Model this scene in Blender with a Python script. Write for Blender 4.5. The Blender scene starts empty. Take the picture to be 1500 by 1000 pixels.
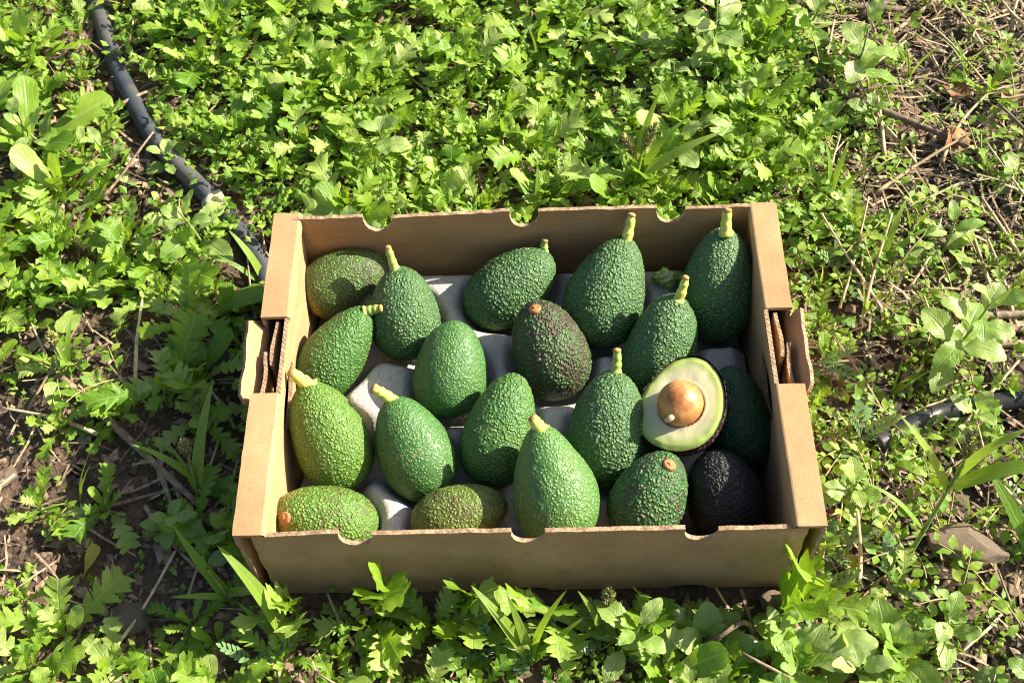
import bpy, bmesh, math, random
import numpy as np
from mathutils import Matrix, Vector

rnd = random.Random(11)
NP = np.random.RandomState(5)
scene = bpy.context.scene
col = scene.collection
R = math.radians

# ------------------------------------------------------------------ camera, sky, sun, exposure
cam_data = bpy.data.cameras.new('camera')
cam = bpy.data.objects.new('camera', cam_data); col.objects.link(cam)
cam_data.sensor_width = 36.0; cam_data.lens = 42.67
cam_data.clip_start = 0.02; cam_data.clip_end = 400.0
_r = (Matrix.Rotation(0.03341923, 3, 'Z') @ Matrix.Rotation(0.58414758, 3, 'X') @ Matrix.Rotation(-0.04592539, 3, 'Z'))
cam.matrix_world = Matrix.Translation((0.0069116, -0.5320757, 0.9408799)) @ _r.to_4x4()
cam_data.dof.use_dof = True; cam_data.dof.focus_distance = 1.02; cam_data.dof.aperture_fstop = 15.0
scene.camera = cam

SUN_EL, SUN_AZ = R(33), R(14)          # azimuth measured from +x (along the box) towards +y (behind it)
sdir = Vector((math.cos(SUN_EL)*math.cos(SUN_AZ), math.cos(SUN_EL)*math.sin(SUN_AZ), math.sin(SUN_EL)))
world = bpy.data.worlds.new('World'); scene.world = world; world.use_nodes = True
wn = world.node_tree.nodes; bg = wn['Background']
sky = wn.new('ShaderNodeTexSky'); sky.sky_type = 'NISHITA'; sky.sun_disc = False
sky.dust_density = 2.5; sky.ozone_density = 0.6; sky.sun_elevation = SUN_EL; sky.sun_rotation = math.pi/2 - SUN_AZ
world.node_tree.links.new(sky.outputs[0], bg.inputs[0]); bg.inputs[1].default_value = 0.07
sl = bpy.data.lights.new('sun', 'SUN'); sl.energy = 5.0; sl.angle = R(0.5); sl.color = (1.0, 0.92, 0.77)
sun = bpy.data.objects.new('sun', sl); col.objects.link(sun)
sun.rotation_euler = sdir.to_track_quat('Z', 'Y').to_euler(); sun.location = sdir*5
vs = scene.view_settings
vs.view_transform = 'Standard'; vs.look = 'None'; vs.gamma = 1.0; vs.use_curve_mapping = False; vs.exposure = 1.55
scene.cycles.filter_width = 1.05

# ------------------------------------------------------------------ helpers
def tag(o, label=None, cat=None, group=None, kind=None):
    if label: o['label'] = label
    if cat: o['category'] = cat
    if group: o['group'] = group
    if kind: o['kind'] = kind
    return o
def link(name, data, parent=None, loc=None, rot=None, scale=None):
    o = bpy.data.objects.new(name, data); col.objects.link(o)
    if parent is not None: o.parent = parent
    if loc is not None: o.location = loc
    if rot is not None: o.rotation_euler = rot
    if scale is not None: o.scale = scale if hasattr(scale, '__len__') else (scale,)*3
    return o
def empty(name, loc=(0, 0, 0), rz=0.0):
    o = link(name, None, None, loc, (0, 0, rz)); o.empty_display_size = 0.02
    return o
def mesh(name, v, f, mats=(), smooth=True, uv=None, attrs=None, midx=None):
    """v (n,3) array, f list of tuples or (m,k) array"""
    me = bpy.data.meshes.new(name)
    v = np.asarray(v, dtype=np.float32)
    if isinstance(f, np.ndarray):
        m, k = f.shape
        me.vertices.add(len(v)); me.vertices.foreach_set('co', v.ravel())
        me.loops.add(m*k); me.loops.foreach_set('vertex_index', f.ravel().astype(np.int32))
        me.polygons.add(m); me.polygons.foreach_set('loop_start', (np.arange(m)*k).astype(np.int32))
        me.update(calc_edges=True)
    else:
        me.from_pydata([tuple(map(float, p)) for p in v], [], [tuple(int(i) for i in q) for q in f]); me.update()
    if smooth: me.polygons.foreach_set('use_smooth', np.ones(len(me.polygons), dtype=bool))
    for m_ in mats: me.materials.append(m_)
    if midx is not None: me.polygons.foreach_set('material_index', np.asarray(midx, dtype=np.int32))
    if uv is not None:
        lay = me.uv_layers.new(name='uv'); li = np.zeros(len(me.loops), dtype=np.int32)
        me.loops.foreach_get('vertex_index', li)
        lay.data.foreach_set('uv', np.asarray(uv, dtype=np.float32)[li].ravel())
    for k, a in (attrs or {}).items():
        at = me.attributes.new(k, 'FLOAT', 'POINT'); at.data.foreach_set('value', np.asarray(a, dtype=np.float32))
    return me

class NT:
    """tiny node-tree writer"""
    def __init__(s, name):
        s.m = bpy.data.materials.new(name); s.m.use_nodes = True; s.t = s.m.node_tree; s.n = s.t.nodes
        s.p = s.n['Principled BSDF']; s.out = s.n['Material Output']
    def put(s, sock, v):
        if hasattr(v, 'is_linked') or hasattr(v, 'links'): s.t.links.new(v, sock)
        elif isinstance(v, (tuple, list)) and len(v) == 3 and sock.type == 'RGBA': sock.default_value = (*v, 1)
        else: sock.default_value = v
    def N(s, typ, ins=None, **kw):
        nd = s.n.new('ShaderNode'+typ)
        for k, v in kw.items(): setattr(nd, k, v)
        for k, v in (ins or {}).items(): s.put(nd.inputs[k], v)
        return nd
    def mix(s, a, b, f, mode='MIX'):
        nd = s.n.new('ShaderNodeMix'); nd.data_type = 'RGBA'; nd.blend_type = mode
        s.put(nd.inputs[0], f); s.put(nd.inputs[6], a); s.put(nd.inputs[7], b); return nd.outputs[2]
    def math(s, op, a, b=0.0, clamp=False):
        nd = s.n.new('ShaderNodeMath'); nd.operation = op; nd.use_clamp = clamp
        s.put(nd.inputs[0], a); s.put(nd.inputs[1], b); return nd.outputs[0]
    def ramp(s, x, lo, hi):
        nd = s.N('MapRange', {0: x, 1: lo, 2: hi, 3: 0.0, 4: 1.0}); nd.clamp = True; return nd.outputs[0]
    def noise(s, scale, detail=3.0, vec=None, rough=0.55):
        ins = {'Scale': scale, 'Detail': detail, 'Roughness': rough}
        if vec is not None: ins['Vector'] = vec
        return s.N('TexNoise', ins).outputs[0]
    def attr(s, name): return s.N('Attribute', attribute_name=name).outputs['Fac']
    def coord(s, which='Object'): return s.N('TexCoord').outputs[which]
    def bump(s, h, strength=0.4, dist=0.001, normal=None):
        ins = {'Height': h, 'Strength': strength, 'Distance': dist}
        if normal is not None: ins['Normal'] = normal
        return s.N('Bump', ins).outputs[0]
    def P(s, **kw):
        for k, v in kw.items(): s.put(s.p.inputs[k.replace('_', ' ')], v)
        return s.m

def gz(x, y):
    """ground height"""
    x = np.asarray(x, dtype=float); y = np.asarray(y, dtype=float)
    h = (0.006*np.sin(9.1*x+1.3)*np.cos(7.7*y+.4) + 0.0045*np.sin(17*x-11*y+2) + 0.003*np.sin(31*x+23*y)
         + 0.0022*np.sin(57*x-41*y+.7) + 0.0012*np.sin(111*x+83*y+1.9) + 0.0008*np.sin(190*y-140*x))
    dx = np.maximum(np.abs(x)-.24, 0); dy = np.maximum(np.abs(y)-.175, 0); d = np.hypot(dx, dy)
    k = np.clip(d/.06, 0, 1); k = k*k*(3-2*k)
    return h*k - 0.004*(1-k) - .001
def gzf(x, y): return float(gz(x, y))

def tube(path, rad, seg=8, caps=True):
    """sweep: path (n,3), rad scalar/array -> verts, faces"""
    P = np.asarray(path, dtype=float); n = len(P); rad = np.broadcast_to(np.asarray(rad, dtype=float), (n,))
    T = np.gradient(P, axis=0); T /= np.linalg.norm(T, axis=1)[:, None]+1e-12
    up = np.array([0, 0, 1.0]) if abs(T[0, 2]) < .9 else np.array([1.0, 0, 0])
    a = np.linspace(0, 2*np.pi, seg, endpoint=False); V = []
    for i in range(n):
        x = np.cross(up, T[i]); x /= np.linalg.norm(x)+1e-12; yv = np.cross(T[i], x); up = yv
        V.append(P[i]+rad[i]*(np.cos(a)[:, None]*x+np.sin(a)[:, None]*yv))
    V = np.concatenate(V); F = []
    for i in range(n-1):
        for j in range(seg):
            F.append((i*seg+j, i*seg+(j+1) % seg, (i+1)*seg+(j+1) % seg, (i+1)*seg+j))
    if caps:
        F.append(tuple(range(seg-1, -1, -1))); F.append(tuple((n-1)*seg+j for j in range(seg)))
    return V, F

# ------------------------------------------------------------------ materials
def mat_soil():
    t = NT('soil'); c = t.coord()
    n1 = t.noise(14, 8, c); n2 = t.noise(160, 6, c); n3 = t.noise(4, 3, c)
    vor = t.N('TexVoronoi', {'Vector': c, 'Scale': 140.0}).outputs['Distance']
    colr = t.mix((0.045, 0.028, 0.018), (0.13, 0.083, 0.052), t.ramp(n1, .35, .65))
    colr = t.mix(colr, (0.20, 0.135, 0.085), t.ramp(n2, .55, .72))
    colr = t.mix(colr, (0.022, 0.015, 0.010), t.math('MULTIPLY', t.ramp(n3, .5, .62), .6))
    b1 = t.bump(n2, .9, .006); b2 = t.bump(vor, .7, .004, b1)
    return t.P(Base_Color=colr, Roughness=.95, Normal=b2)
def mat_leaf(name, c0, c1, c2, trans=.38, vein=(0.34, 0.46, 0.18), rough=.36, veins=True, island=False, tr_tint=(0.40, 0.60, 0.02)):
    t = NT(name)
    r = t.N('NewGeometry').outputs['Random Per Island'] if island else t.N('ObjectInfo').outputs['Random']
    cr = t.N('ValToRGB'); e = cr.color_ramp.elements
    e[0].position = 0.0; e[0].color = (*c0, 1); e[1].position = 1.0; e[1].color = (*c2, 1)
    m_ = cr.color_ramp.elements.new(.5); m_.color = (*c1, 1); t.t.links.new(r, cr.inputs[0])
    base = cr.outputs[0]
    nz = t.noise(9 if not island else 40, 4, t.coord('Object' if island else 'UV'))
    base = t.mix(base, t.mix(base, (1.25, 1.15, .7), 1.0, 'MULTIPLY'), t.ramp(nz, .42, .7))
    nrm = None
    if veins:
        uv = t.N('SeparateXYZ', {0: t.N('UVMap', uv_map='uv').outputs[0]})
        av = t.math('ABSOLUTE', t.math('SUBTRACT', uv.outputs[1], .5))
        mid = t.math('SUBTRACT', 1.0, t.ramp(av, .012, .045))
        sv = t.math('SINE', t.math('MULTIPLY', t.math('SUBTRACT', uv.outputs[0], t.math('MULTIPLY', av, .35)), 62.0))
        side = t.math('MULTIPLY', t.ramp(sv, .86, 1.0), .30)
        vm = t.math('MAXIMUM', mid, side)
        base = t.mix(base, vein, t.math('MULTIPLY', vm, .55))
        nrm = t.bump(t.math('SUBTRACT', nz, t.math('MULTIPLY', vm, .5)), .55, .0012)
        t.put(t.p.inputs['Normal'], nrm)
    t.P(Base_Color=base, Roughness=rough, Specular_IOR_Level=.45)
    tr = t.N('BsdfTranslucent', {'Color': t.mix(base, tr_tint, .6)})
    if nrm is not None: t.put(tr.inputs['Normal'], nrm)
    ms = t.N('MixShader', {0: trans, 1: t.p.outputs[0], 2: tr.outputs[0]})
    t.t.links.new(ms.outputs[0], t.out.inputs[0])
    return t.m
def mat_card(name, base=(0.375, 0.235, 0.116), lines=None):
    t = NT(name); c = t.coord()
    fib = t.noise(900, 3, c); big = t.noise(22, 4, c); spk = t.noise(420, 2, c)
    st = t.N('Mapping', {'Vector': c, 'Scale': (14, 14, 320)} if lines == 'z' else {'Vector': c, 'Scale': (60, 12, 60)}).outputs[0]
    stn = t.noise(1.0, 4, st)
    colr = t.mix(tuple(x*.86 for x in base), tuple(x*1.13 for x in base), t.ramp(big, .3, .7))
    colr = t.mix(colr, tuple(x*.62 for x in base), t.math('MULTIPLY', t.ramp(stn, .5, .72), .45))
    colr = t.mix(colr, tuple(x*.55 for x in base), t.math('MULTIPLY', t.ramp(spk, .64, .72), .5))
    cr = t.noise(38, 5, c, .7); colr = t.mix(colr, tuple(min(1, x*1.25) for x in base), t.math('MULTIPLY', t.ramp(cr, .62, .7), .5))
    b = t.bump(t.math('ADD', t.math('MULTIPLY', fib, .4), t.math('MULTIPLY', cr, 1.6)), .45, .0012)
    if lines == 'z':
        z = t.N('SeparateXYZ', {0: c}).outputs[2]
        w = t.math('SINE', t.math('MULTIPLY', z, 2*math.pi/.0042))
        b = t.bump(w, .16, .0006, b)
    return t.P(Base_Color=colr, Roughness=.82, Specular_IOR_Level=.2, Normal=b)
def mat_cardedge(name, fl):
    t = NT(name); c = t.coord()
    s = t.N('SeparateXYZ', {0: c})
    q = t.math('ADD', t.math('ADD', s.outputs[0], s.outputs[1]), s.outputs[2])
    w = t.math('SINE', t.math('MULTIPLY', q, 2*math.pi/.0042)); n = t.noise(260, 4, c)
    f = t.ramp(t.math('ADD', w, t.math('MULTIPLY', t.math('SUBTRACT', n, .5), 2.4)), -.1, .5)
    colr = t.mix((0.17, 0.10, 0.055), (0.38, 0.26, 0.155), t.math('ADD', t.math('MULTIPLY', f, fl), t.math('MULTIPLY', t.ramp(n, .35, .6), 1-fl)))
    return t.P(Base_Color=colr, Roughness=.95, Normal=t.bump(t.math('ADD', t.math('MULTIPLY', f, fl*2.5), t.math('MULTIPLY', n, 2.0)), .4, .001))
def mat_simple(name, c, rough=.7, var=.35, scale=60, bump=.4, dist=.0015, c2=None, spec=.3, rand=0.0, dirt=None):
    t = NT(name); co = t.coord(); n = t.noise(scale, 5, co)
    a = tuple(x*(1-var) for x in c); b = c2 or tuple(min(1, x*(1+var)) for x in c)
    colr = t.mix(a, b, t.ramp(n, .34, .66))
    if rand:
        r = t.N('ObjectInfo').outputs['Random']
        h = t.N('HueSaturation', {'Color': colr, 'Value': t.math('ADD', 1-rand, t.math('MULTIPLY', r, 2*rand))}); colr = h.outputs[0]
    if dirt: colr = t.mix(colr, dirt, t.ramp(t.noise(scale*.4, 6, co), .5, .68))
    return t.P(Base_Color=colr, Roughness=rough, Specular_IOR_Level=spec, Normal=t.bump(n, bump, dist))
def mat_island(name, cols, rough=.9):
    t = NT(name); r = t.N('NewGeometry').outputs['Random Per Island']
    cr = t.N('ValToRGB'); e = cr.color_ramp.elements; k = len(cols)
    e[0].color = (*cols[0], 1); e[1].position = 1; e[1].color = (*cols[-1], 1)
    for i in range(1, k-1):
        q = cr.color_ramp.elements.new(i/(k-1)); q.color = (*cols[i], 1)
    t.t.links.new(r, cr.inputs[0]); n = t.noise(220, 4, t.coord())
    colr = t.mix(cr.outputs[0], t.mix(cr.outputs[0], (.45, .42, .4), 1.0, 'MULTIPLY'), t.ramp(n, .45, .7))
    return t.P(Base_Color=colr, Roughness=rough, Normal=t.bump(n, .4, .001))
def mat_fruit(name, valley, peak, patch, rough=.42, relief=1.0, size=.0025, patch2=None):
    """pebbled avocado skin: rounded pebbles as relief and a little lighter than the skin between them"""
    t = NT(name); tint = t.attr('tint'); c = t.coord()
    off = t.N('VectorMath', {0: c, 1: t.N('CombineXYZ', {0: t.N('ObjectInfo').outputs['Random']}).outputs[0]}, operation='ADD').outputs[0]
    wob = t.N('TexNoise', {'Vector': off, 'Scale': 150.0, 'Detail': 2.0}).outputs['Color']
    wv = t.N('VectorMath', {0: wob, 1: (.5, .5, .5)}, operation='SUBTRACT').outputs[0]
    wv = t.N('VectorMath', {0: wv, 'Scale': .0035}, operation='SCALE').outputs[0]
    co = t.N('VectorMath', {0: off, 1: wv}, operation='ADD').outputs[0]
    d1 = t.N('TexVoronoi', {'Vector': co, 'Scale': 1/size, 'Smoothness': .25}, feature='SMOOTH_F1').outputs['Distance']
    d2 = t.N('TexVoronoi', {'Vector': co, 'Scale': 1.9/size}).outputs['Distance']
    reg = t.noise(70, 3, off); n = t.noise(260, 4, off); fine = t.noise(900, 3, off)
    p1 = t.N('MapRange', {0: d1, 1: .62, 2: .12, 3: 0.0, 4: 1.0}, interpolation_type='SMOOTHSTEP').outputs[0]
    p2 = t.ramp(d2, .6, .15)
    pb = t.math('ADD', t.math('MULTIPLY', p1, t.math('ADD', .45, t.math('MULTIPLY', reg, 1.0))), t.math('MULTIPLY', p2, .22))
    colr = t.mix(valley, peak, t.ramp(pb, .15, 1.05))
    pk = t.mix(tuple(x*.6 for x in patch), patch, t.ramp(pb, .1, .9))
    colr = t.mix(colr, pk, tint)
    if patch2: colr = t.mix(colr, t.mix(tuple(x*.6 for x in patch2), patch2, t.ramp(pb, .1, .9)), t.attr('tint2'))
    colr = t.mix(colr, t.mix(colr, (.6, .65, .6), 1.0, 'MULTIPLY'), t.ramp(n, .5, .75))
    cork = t.math('MULTIPLY', t.ramp(t.noise(48, 6, off, .68), .655, .70), .75); colr = t.mix(colr, (.19, .145, .075), cork)
    rough = t.math('ADD', rough-.06, t.math('MULTIPLY', t.noise(55, 4, off), .22))
    h = t.math('ADD', t.math('ADD', pb, t.math('MULTIPLY', n, .35)), t.math('MULTIPLY', fine, .10))
    b = t.bump(h, 1.0, .00105*relief)
    return t.P(Base_Color=colr, Roughness=rough, Specular_IOR_Level=.36, Normal=b)

M = {}
M['soil'] = mat_soil()
M['lobed'] = mat_leaf('lobed_leaf', (.10, .225, .014), (.20, .335, .022), (.32, .42, .12), rough=.44, trans=.44)
M['toothed'] = mat_leaf('toothed_leaf', (.17, .30, .05), (.25, .37, .10), (.33, .43, .16), vein=(.34, .44, .22))
M['creeper'] = mat_leaf('creeper_leaf', (.10, .21, .018), (.17, .31, .03), (.27, .37, .05), trans=.42, veins=False, rough=.55)
M['cover'] = mat_leaf('cover_leaf', (.09, .20, .016), (.165, .30, .028), (.27, .37, .06), trans=.42, veins=False, island=True, rough=.55)
M['vetch'] = mat_leaf('vetch_leaf', (.10, .19, .08), (.14, .24, .11), (.17, .27, .12), trans=.2, veins=False, tr_tint=(.2, .4, .06))
M['blade'] = mat_leaf('grass_blade', (.12, .25, .025), (.18, .31, .035), (.24, .32, .06), trans=.38, vein=(.3, .42, .14))
M['seedhead'] = mat_simple('seed_head', (.30, .30, .10), .8, .4, 500, .6)
M['stem'] = mat_simple('plant_stem', (.17, .25, .06), .6, .3, 120, .2)
M['soft_stem'] = mat_simple('reddish_stem', (.26, .22, .09), .65, .35, 90, .2)
M['card'] = mat_card('kraft_cardboard')
M['cardz'] = mat_card('kraft_cardboard_lined', (.35, .205, .092), 'z')
M['edge'] = mat_cardedge('cardboard_edge', .40); M['softedge'] = mat_cardedge('crushed_cardboard_edge', .05)
M['tray'] = mat_simple('moulded_pulp', (.44, .41, .375), .92, .13, 320, .6, .0014, dirt=(.36, .33, .29))
M['pipe'] = mat_simple('irrigation_hose', (.040, .046, .055), .5, .2, 30, .15, dirt=(.11, .10, .09))
M['bpipe'] = mat_simple('black_hose', (.022, .023, .026), .42, .2, 30, .15, dirt=(.07, .06, .05))
M['stone'] = mat_simple('grey_stone', (.23, .20, .17), .85, .35, 70, .8, .004, rand=.35)
M['tanstone'] = mat_simple('tan_stone', (.40, .30, .21), .88, .34, 110, 1.0, .005, dirt=(.24, .165, .11))
M['twig'] = mat_simple('dry_twig', (.21, .155, .10), .85, .4, 160, .7, .002, rand=.4)
M['straw'] = mat_simple('pale_straw', (.42, .33, .19), .75, .3, 120, .5, .001, rand=.3)
M['litter'] = mat_island('litter_chips', [(.06, .036, .024), (.17, .11, .07), (.30, .21, .14), (.11, .07, .045), (.40, .30, .21)])
M['strawstuff'] = mat_island('straw_bits', [(.16, .11, .065), (.30, .22, .13), (.46, .37, .22), (.22, .16, .10)])
M['redleaf'] = mat_leaf('dead_leaf', (.16, .055, .025), (.22, .085, .03), (.25, .13, .05), trans=.15, vein=(.3, .18, .08), rough=.6, tr_tint=(.4, .12, .02))
M['dryblade'] = mat_leaf('dry_blade', (.32, .22, .10), (.38, .27, .12), (.42, .30, .14), trans=.25, vein=(.45, .34, .2), tr_tint=(.5, .3, .08))
M['yellowleaf'] = mat_leaf('yellow_leaf', (.34, .30, .03), (.38, .36, .04), (.40, .38, .06), trans=.35, tr_tint=(.6, .5, .02))

# ------------------------------------------------------------------ ground: one sheet, fine in the middle, out to the horizon
def build_ground():
    n = 340; s = np.linspace(-1, 1, n)
    g = np.sign(s)*(np.abs(s)*.85 + 90*np.maximum(np.abs(s)-.72, 0)**3*12)
    X, Y = np.meshgrid(g, g+.12, indexing='ij'); Z = gz(X, Y)
    far = np.clip((np.hypot(X, Y)-1.5)/3, 0, 1); Z = Z*(1-far) - .003*far
    Z += (NP.rand(*Z.shape)-.5)*.0022*(np.hypot(X, Y) < 1.2)
    V = np.stack([X, Y, Z], -1).reshape(-1, 3); i, j = np.meshgrid(np.arange(n-1), np.arange(n-1), indexing='ij')
    a = (i*n+j).ravel(); F = np.stack([a, a+n, a+n+1, a+1], 1)
    tag(link('ground', mesh('ground', V, F, [M['soil']])), 'brown crumbly orchard soil under the weeds', None, None, 'structure')
build_ground()

# ------------------------------------------------------------------ cardboard box
BW, BD, BH = .22, .1545, .115          # outer half width, half depth, rim height
TH = .0035
def plate(name, outline, holes, th, place, parent, mats, jit=0.0005, seed=1):
    """flat sheet of cardboard: outline/holes in (a,b), thickness th, place(a,b,c)->xyz"""
    rs = np.random.RandomState(seed); bm = bmesh.new(); loops = []
    for lp in [outline]+list(holes):
        pts = []
        for k in range(len(lp)):                                     # subdivide so that edges can be slightly ragged
            p, q = np.array(lp[k]), np.array(lp[(k+1) % len(lp)]); m = max(1, int(np.linalg.norm(q-p)/.008))
            for s in range(m): pts.append(p+(q-p)*s/m + (rs.randn(2)*jit if s else 0))
        loops.append(pts)
    edges = []
    for pts in loops:
        vv = [bm.verts.new((p[0], p[1], 0)) for p in pts]
        edges += [bm.edges.new((vv[k], vv[(k+1) % len(vv)])) for k in range(len(vv))]
    bmesh.ops.triangle_fill(bm, use_beauty=True, use_dissolve=False, edges=edges)
    bm.verts.index_update(); base = [v.co.xy[:] for v in bm.verts]; tris = [[v.index for v in f.verts] for f in bm.faces]
    bm.free(); n = len(base)
    V = [place(a, b, 0) for a, b in base]+[place(a, b, th) for a, b in base]
    F = [tuple(t) for t in tris]+[tuple(n+i for i in reversed(t)) for t in tris]; mi = [0]*len(F)
    k0 = 0
    for pts in loops:
        m = len(pts)
        for k in range(m):
            a, b = k0+k, k0+(k+1) % m; F.append((a, n+a, n+b, b)); mi.append(1)
        k0 += m
    me = mesh(name, np.array(V), F, mats, False, midx=mi)
    bm = bmesh.new(); bm.from_mesh(me); bmesh.ops.recalc_face_normals(bm, faces=bm.faces); bm.to_mesh(me); bm.free()
    return link(name, me, parent)
def arc(cx, cy, rx, ry, a0, a1, n=14):
    return [(cx+rx*math.cos(R(a0+(a1-a0)*i/n)), cy+ry*math.sin(R(a0+(a1-a0)*i/n))) for i in range(n+1)]

box = tag(empty('cardboard_box', (0, 0, 0)), 'open brown cardboard fruit box with notched rims lying among weeds', 'box')
CM = [M['card'], M['edge']]; CMR = [M['card'], M['card']]; CMZ = [M['cardz'], M['softedge']]; CMF = [M['card'], M['softedge']]
plate('bottom_panel', [(-.214, -.147), (.214, -.147), (.214, .147), (-.214, .147)], [], .004, lambda a, b, c: (a, b, c-.002), box, CM, 0, 2)
def notched(zt, wob, seed, hw, zb=-.002, nd=.0105):
    """panel outline in (x,z) with three notches in the top edge and matching ones in the bottom edge"""
    top = [(-hw, zt-.002)]
    for cx in (-.129, 0, .129):
        top += [(cx-.0128, zt+wob(cx-.0128)+.001), (cx-.0128, zt-.0065)]+arc(cx, zt-.0072, .0122, nd, 180, 360)+[(cx+.0128, zt-.0055), (cx+.0122, zt+wob(cx+.0125)-.0012)]
    top += [(hw, zt-.001)]
    bot = [(hw, zb)]
    for cx in (.129, 0, -.129): bot += arc(cx, zb, .016, .007, 0, 180, 8)
    return top+bot+[(-hw, zb)]
plate('front_panel', notched(.1115, lambda x: .0012*math.sin(30*x), 3, .2075), [], TH, lambda a, b, c: (a, -.1535+c-.004*((b/.11)-1)*0 - .0014*math.sin(b*28), b), box, CMF, .0004, 3)
plate('back_panel', notched(.1165, lambda x: .0015*math.sin(25*x+1), 4, .2035, nd=.0135), [], TH, lambda a, b, c: (a, .1515-c+.002*math.sin(a*9), b), box, CMZ, .00045, 4)
for sx in (-1, 1):
    # inner wall with the hand hole and its torn edge
    hole = arc(-.012, .074, .036, .0135, 90, 450, 26)[:-1]
    hole = [(a+.0016*math.sin(9*k), b+.0014*math.cos(7*k)) for k, (a, b) in enumerate(hole)]
    plate('inner_wall', [(-.149, .001), (.147, .001), (.147, .1113), (.0415, .1113), (.0415, .1143), (-.0305, .1143), (-.0305, .1113), (-.149, .1113)], [hole], TH,
          lambda a, b, c, s=sx: (s*(.1995+c+.004*math.sin(b*25)-.004), a, b), box, CM, .0003, 10+sx)
    ohole = arc(-.012, .074, .037, .0135, 90, 450, 26)[:-1]
    plate('outer_wall', [(-BD, -.002), (BD, -.002), (BD, .1112), (.0415, .1112), (.0415, .0975), (-.0305, .0975), (-.0305, .1112), (-BD, .1112)], [], TH,
          lambda a, b, c, s=sx: (s*(BW-c), a, b), box, CM, .0004, 20+sx)
    plate('torn_hole_lip', arc(0, 0, .036, .0125, 200, 340, 12)+[(.030, .004), (.012, .0045), (-.01, .0032), (-.031, .004)], [], .003,
          lambda a, b, c, s=sx: (s*(.2022+c+.004), a-.012, .0745+b), box, CM, .0006, 44+sx)
    # folded-over rim: two strips with the slot between them
    for (y0, y1, sd) in ((.042, BD-.0004, 5), (-BD+.0004, -.031, 6)):
        plate('rim_fold', [(.1992, y0), (.2203, y0), (.2206, y1), (.1992, y1)], [], TH,
              lambda a, b, c, s=sx: (s*a, b, BH-c+.0008*math.sin(b*40+s)-.0000), box, CMR, .00015, sd+sx)
        ys = np.linspace(y0, y1, 24); V = []; F = []                # rounded fold between rim and inner wall
        for q, yy in enumerate(ys):
            zt = BH+.0008*math.sin(yy*40+sx)
            for th in np.linspace(0, math.pi/2, 6): V.append((sx*(.1994-.0031*math.sin(th)), yy, zt-.0030*(1-math.cos(th))+.00005))
            V.append((sx*.1961, yy, zt-.0075))
        F = [(q*7+k, q*7+k+1, q*7+k+8, q*7+k+7) for q in range(23) for k in range(6)]
        link('rim_crease', mesh('rim_crease', np.array(V), F, [M['card']]), box)
    # upright layers inside the slot
    for (x0, y0, y1, zt) in ((.2062, -.002, .0405, .1105), (.2115, -.0295, .012, .1088)):
        plate('locking_tab', [(y0, .06), (y1, .06), (y1, zt), (y0, zt-.001)], [], .003,
              lambda a, b, c, s=sx, x=x0: (s*(x+c+.0012*math.sin(a*120)), a, b), box, CM, .0005, 31+sx)
    # slot flap folded outwards, ragged, clipped corners
    fl = [(-.0325, 0), (-.0355, .004), (-.0365, .012), (-.031, .0185), (-.018, .0195), (-.006, .0178), (.012, .0192), (.030, .0195), (.0395, .0205), (.0425, .014), (.0405, .006), (.042, 0)]
    lean = R(52 if sx < 0 else 66)
    plate('slot_flap', fl, [], .0034,
          lambda a, b, c, s=sx, L=lean: (s*(BW-.0026+b*math.cos(L)+c*math.sin(L)), a, .0985+b*math.sin(L)-c*math.cos(L)+(.0 if s < 0 else .001)), box, CM, .0006, 50+sx)

# ------------------------------------------------------------------ avocados
# x, y, z, axis to the stem end (3), radius, half length, pear factor
FR = {
 'A1':(-0.1659,0.1258,0.0502, 0.914,0.348,0.210, 0.0305,0.0425,0.12),
 'A2':(-0.1080,0.0827,0.0577, -0.115,0.703,0.702, 0.0318,0.0430,0.16),
 'A3':(-0.1665,0.0449,0.0537, 0.602,0.644,0.472, 0.0272,0.0484,0.22),
 'A4':(-0.0128,0.1116,0.0550, 0.795,0.441,0.416, 0.0319,0.0469,0.14),
 'A5':(0.0726,0.0986,0.0635, 0.326,0.733,0.597, 0.0359,0.0513,0.26),
 'A6':(0.1707,0.1007,0.0659, 0.089,0.639,0.764, 0.0338,0.0528,0.2),
 'A7':(0.1168,0.0423,0.0602, 0.305,0.639,0.706, 0.0311,0.0474,0.2),
 'A8':(-0.0654,0.0233,0.0577, 0.106,0.772,0.627, 0.0323,0.0436,0.2),
 'A9':(0.0197,0.0400,0.0599, -0.311,0.629,0.713, 0.0334,0.0453,0.16),
 'A10':(-0.1653,-0.0397,0.0594, -0.371,0.724,0.582, 0.0324,0.0488,0.2),
 'A11':(-0.0946,-0.0511,0.0551, -0.405,0.730,0.551, 0.0313,0.0461,0.2),
 'A12':(-0.0229,-0.0368,0.0574, 0.276,0.805,0.526, 0.0305,0.0492,0.22),
 'A13':(0.0675,-0.0371,0.0562, 0.124,0.758,0.641, 0.0345,0.0496,0.22),
 'A14':(0.0194,-0.0961,0.0726, -0.205,0.768,0.607, 0.0351,0.0509,0.34),
 'A16':(0.1756,-0.0273,0.0547, -0.190,0.817,0.544, 0.0287,0.0448,0.2),
 'A17':(0.0968,-0.1034,0.0640, 0.434,0.631,0.643, 0.0305,0.0397,0.2),
 'A18':(0.1573,-0.0998,0.0542, -0.238,0.748,0.619, 0.0310,0.0394,0.12),
 'A19':(-0.1637,-0.1123,0.0495, -0.948,0.012,0.319, 0.0283,0.0427,0.12),
 'A20':(-0.0564,-0.1104,0.0516, 0.970,0.211,0.118, 0.0247,0.0400,0.12),
}
def hash3(i, j, k, s):
    h = (i*73856093) ^ (j*19349663) ^ (k*83492791) ^ (s*2654435761)
    h = (h ^ (h >> 13))*1274126177 & 0xffffffff; h = (h ^ (h >> 16))*2246822519 & 0xffffffff
    return ((h ^ (h >> 15)) & 0xffffff)/float(0xffffff)
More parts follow.
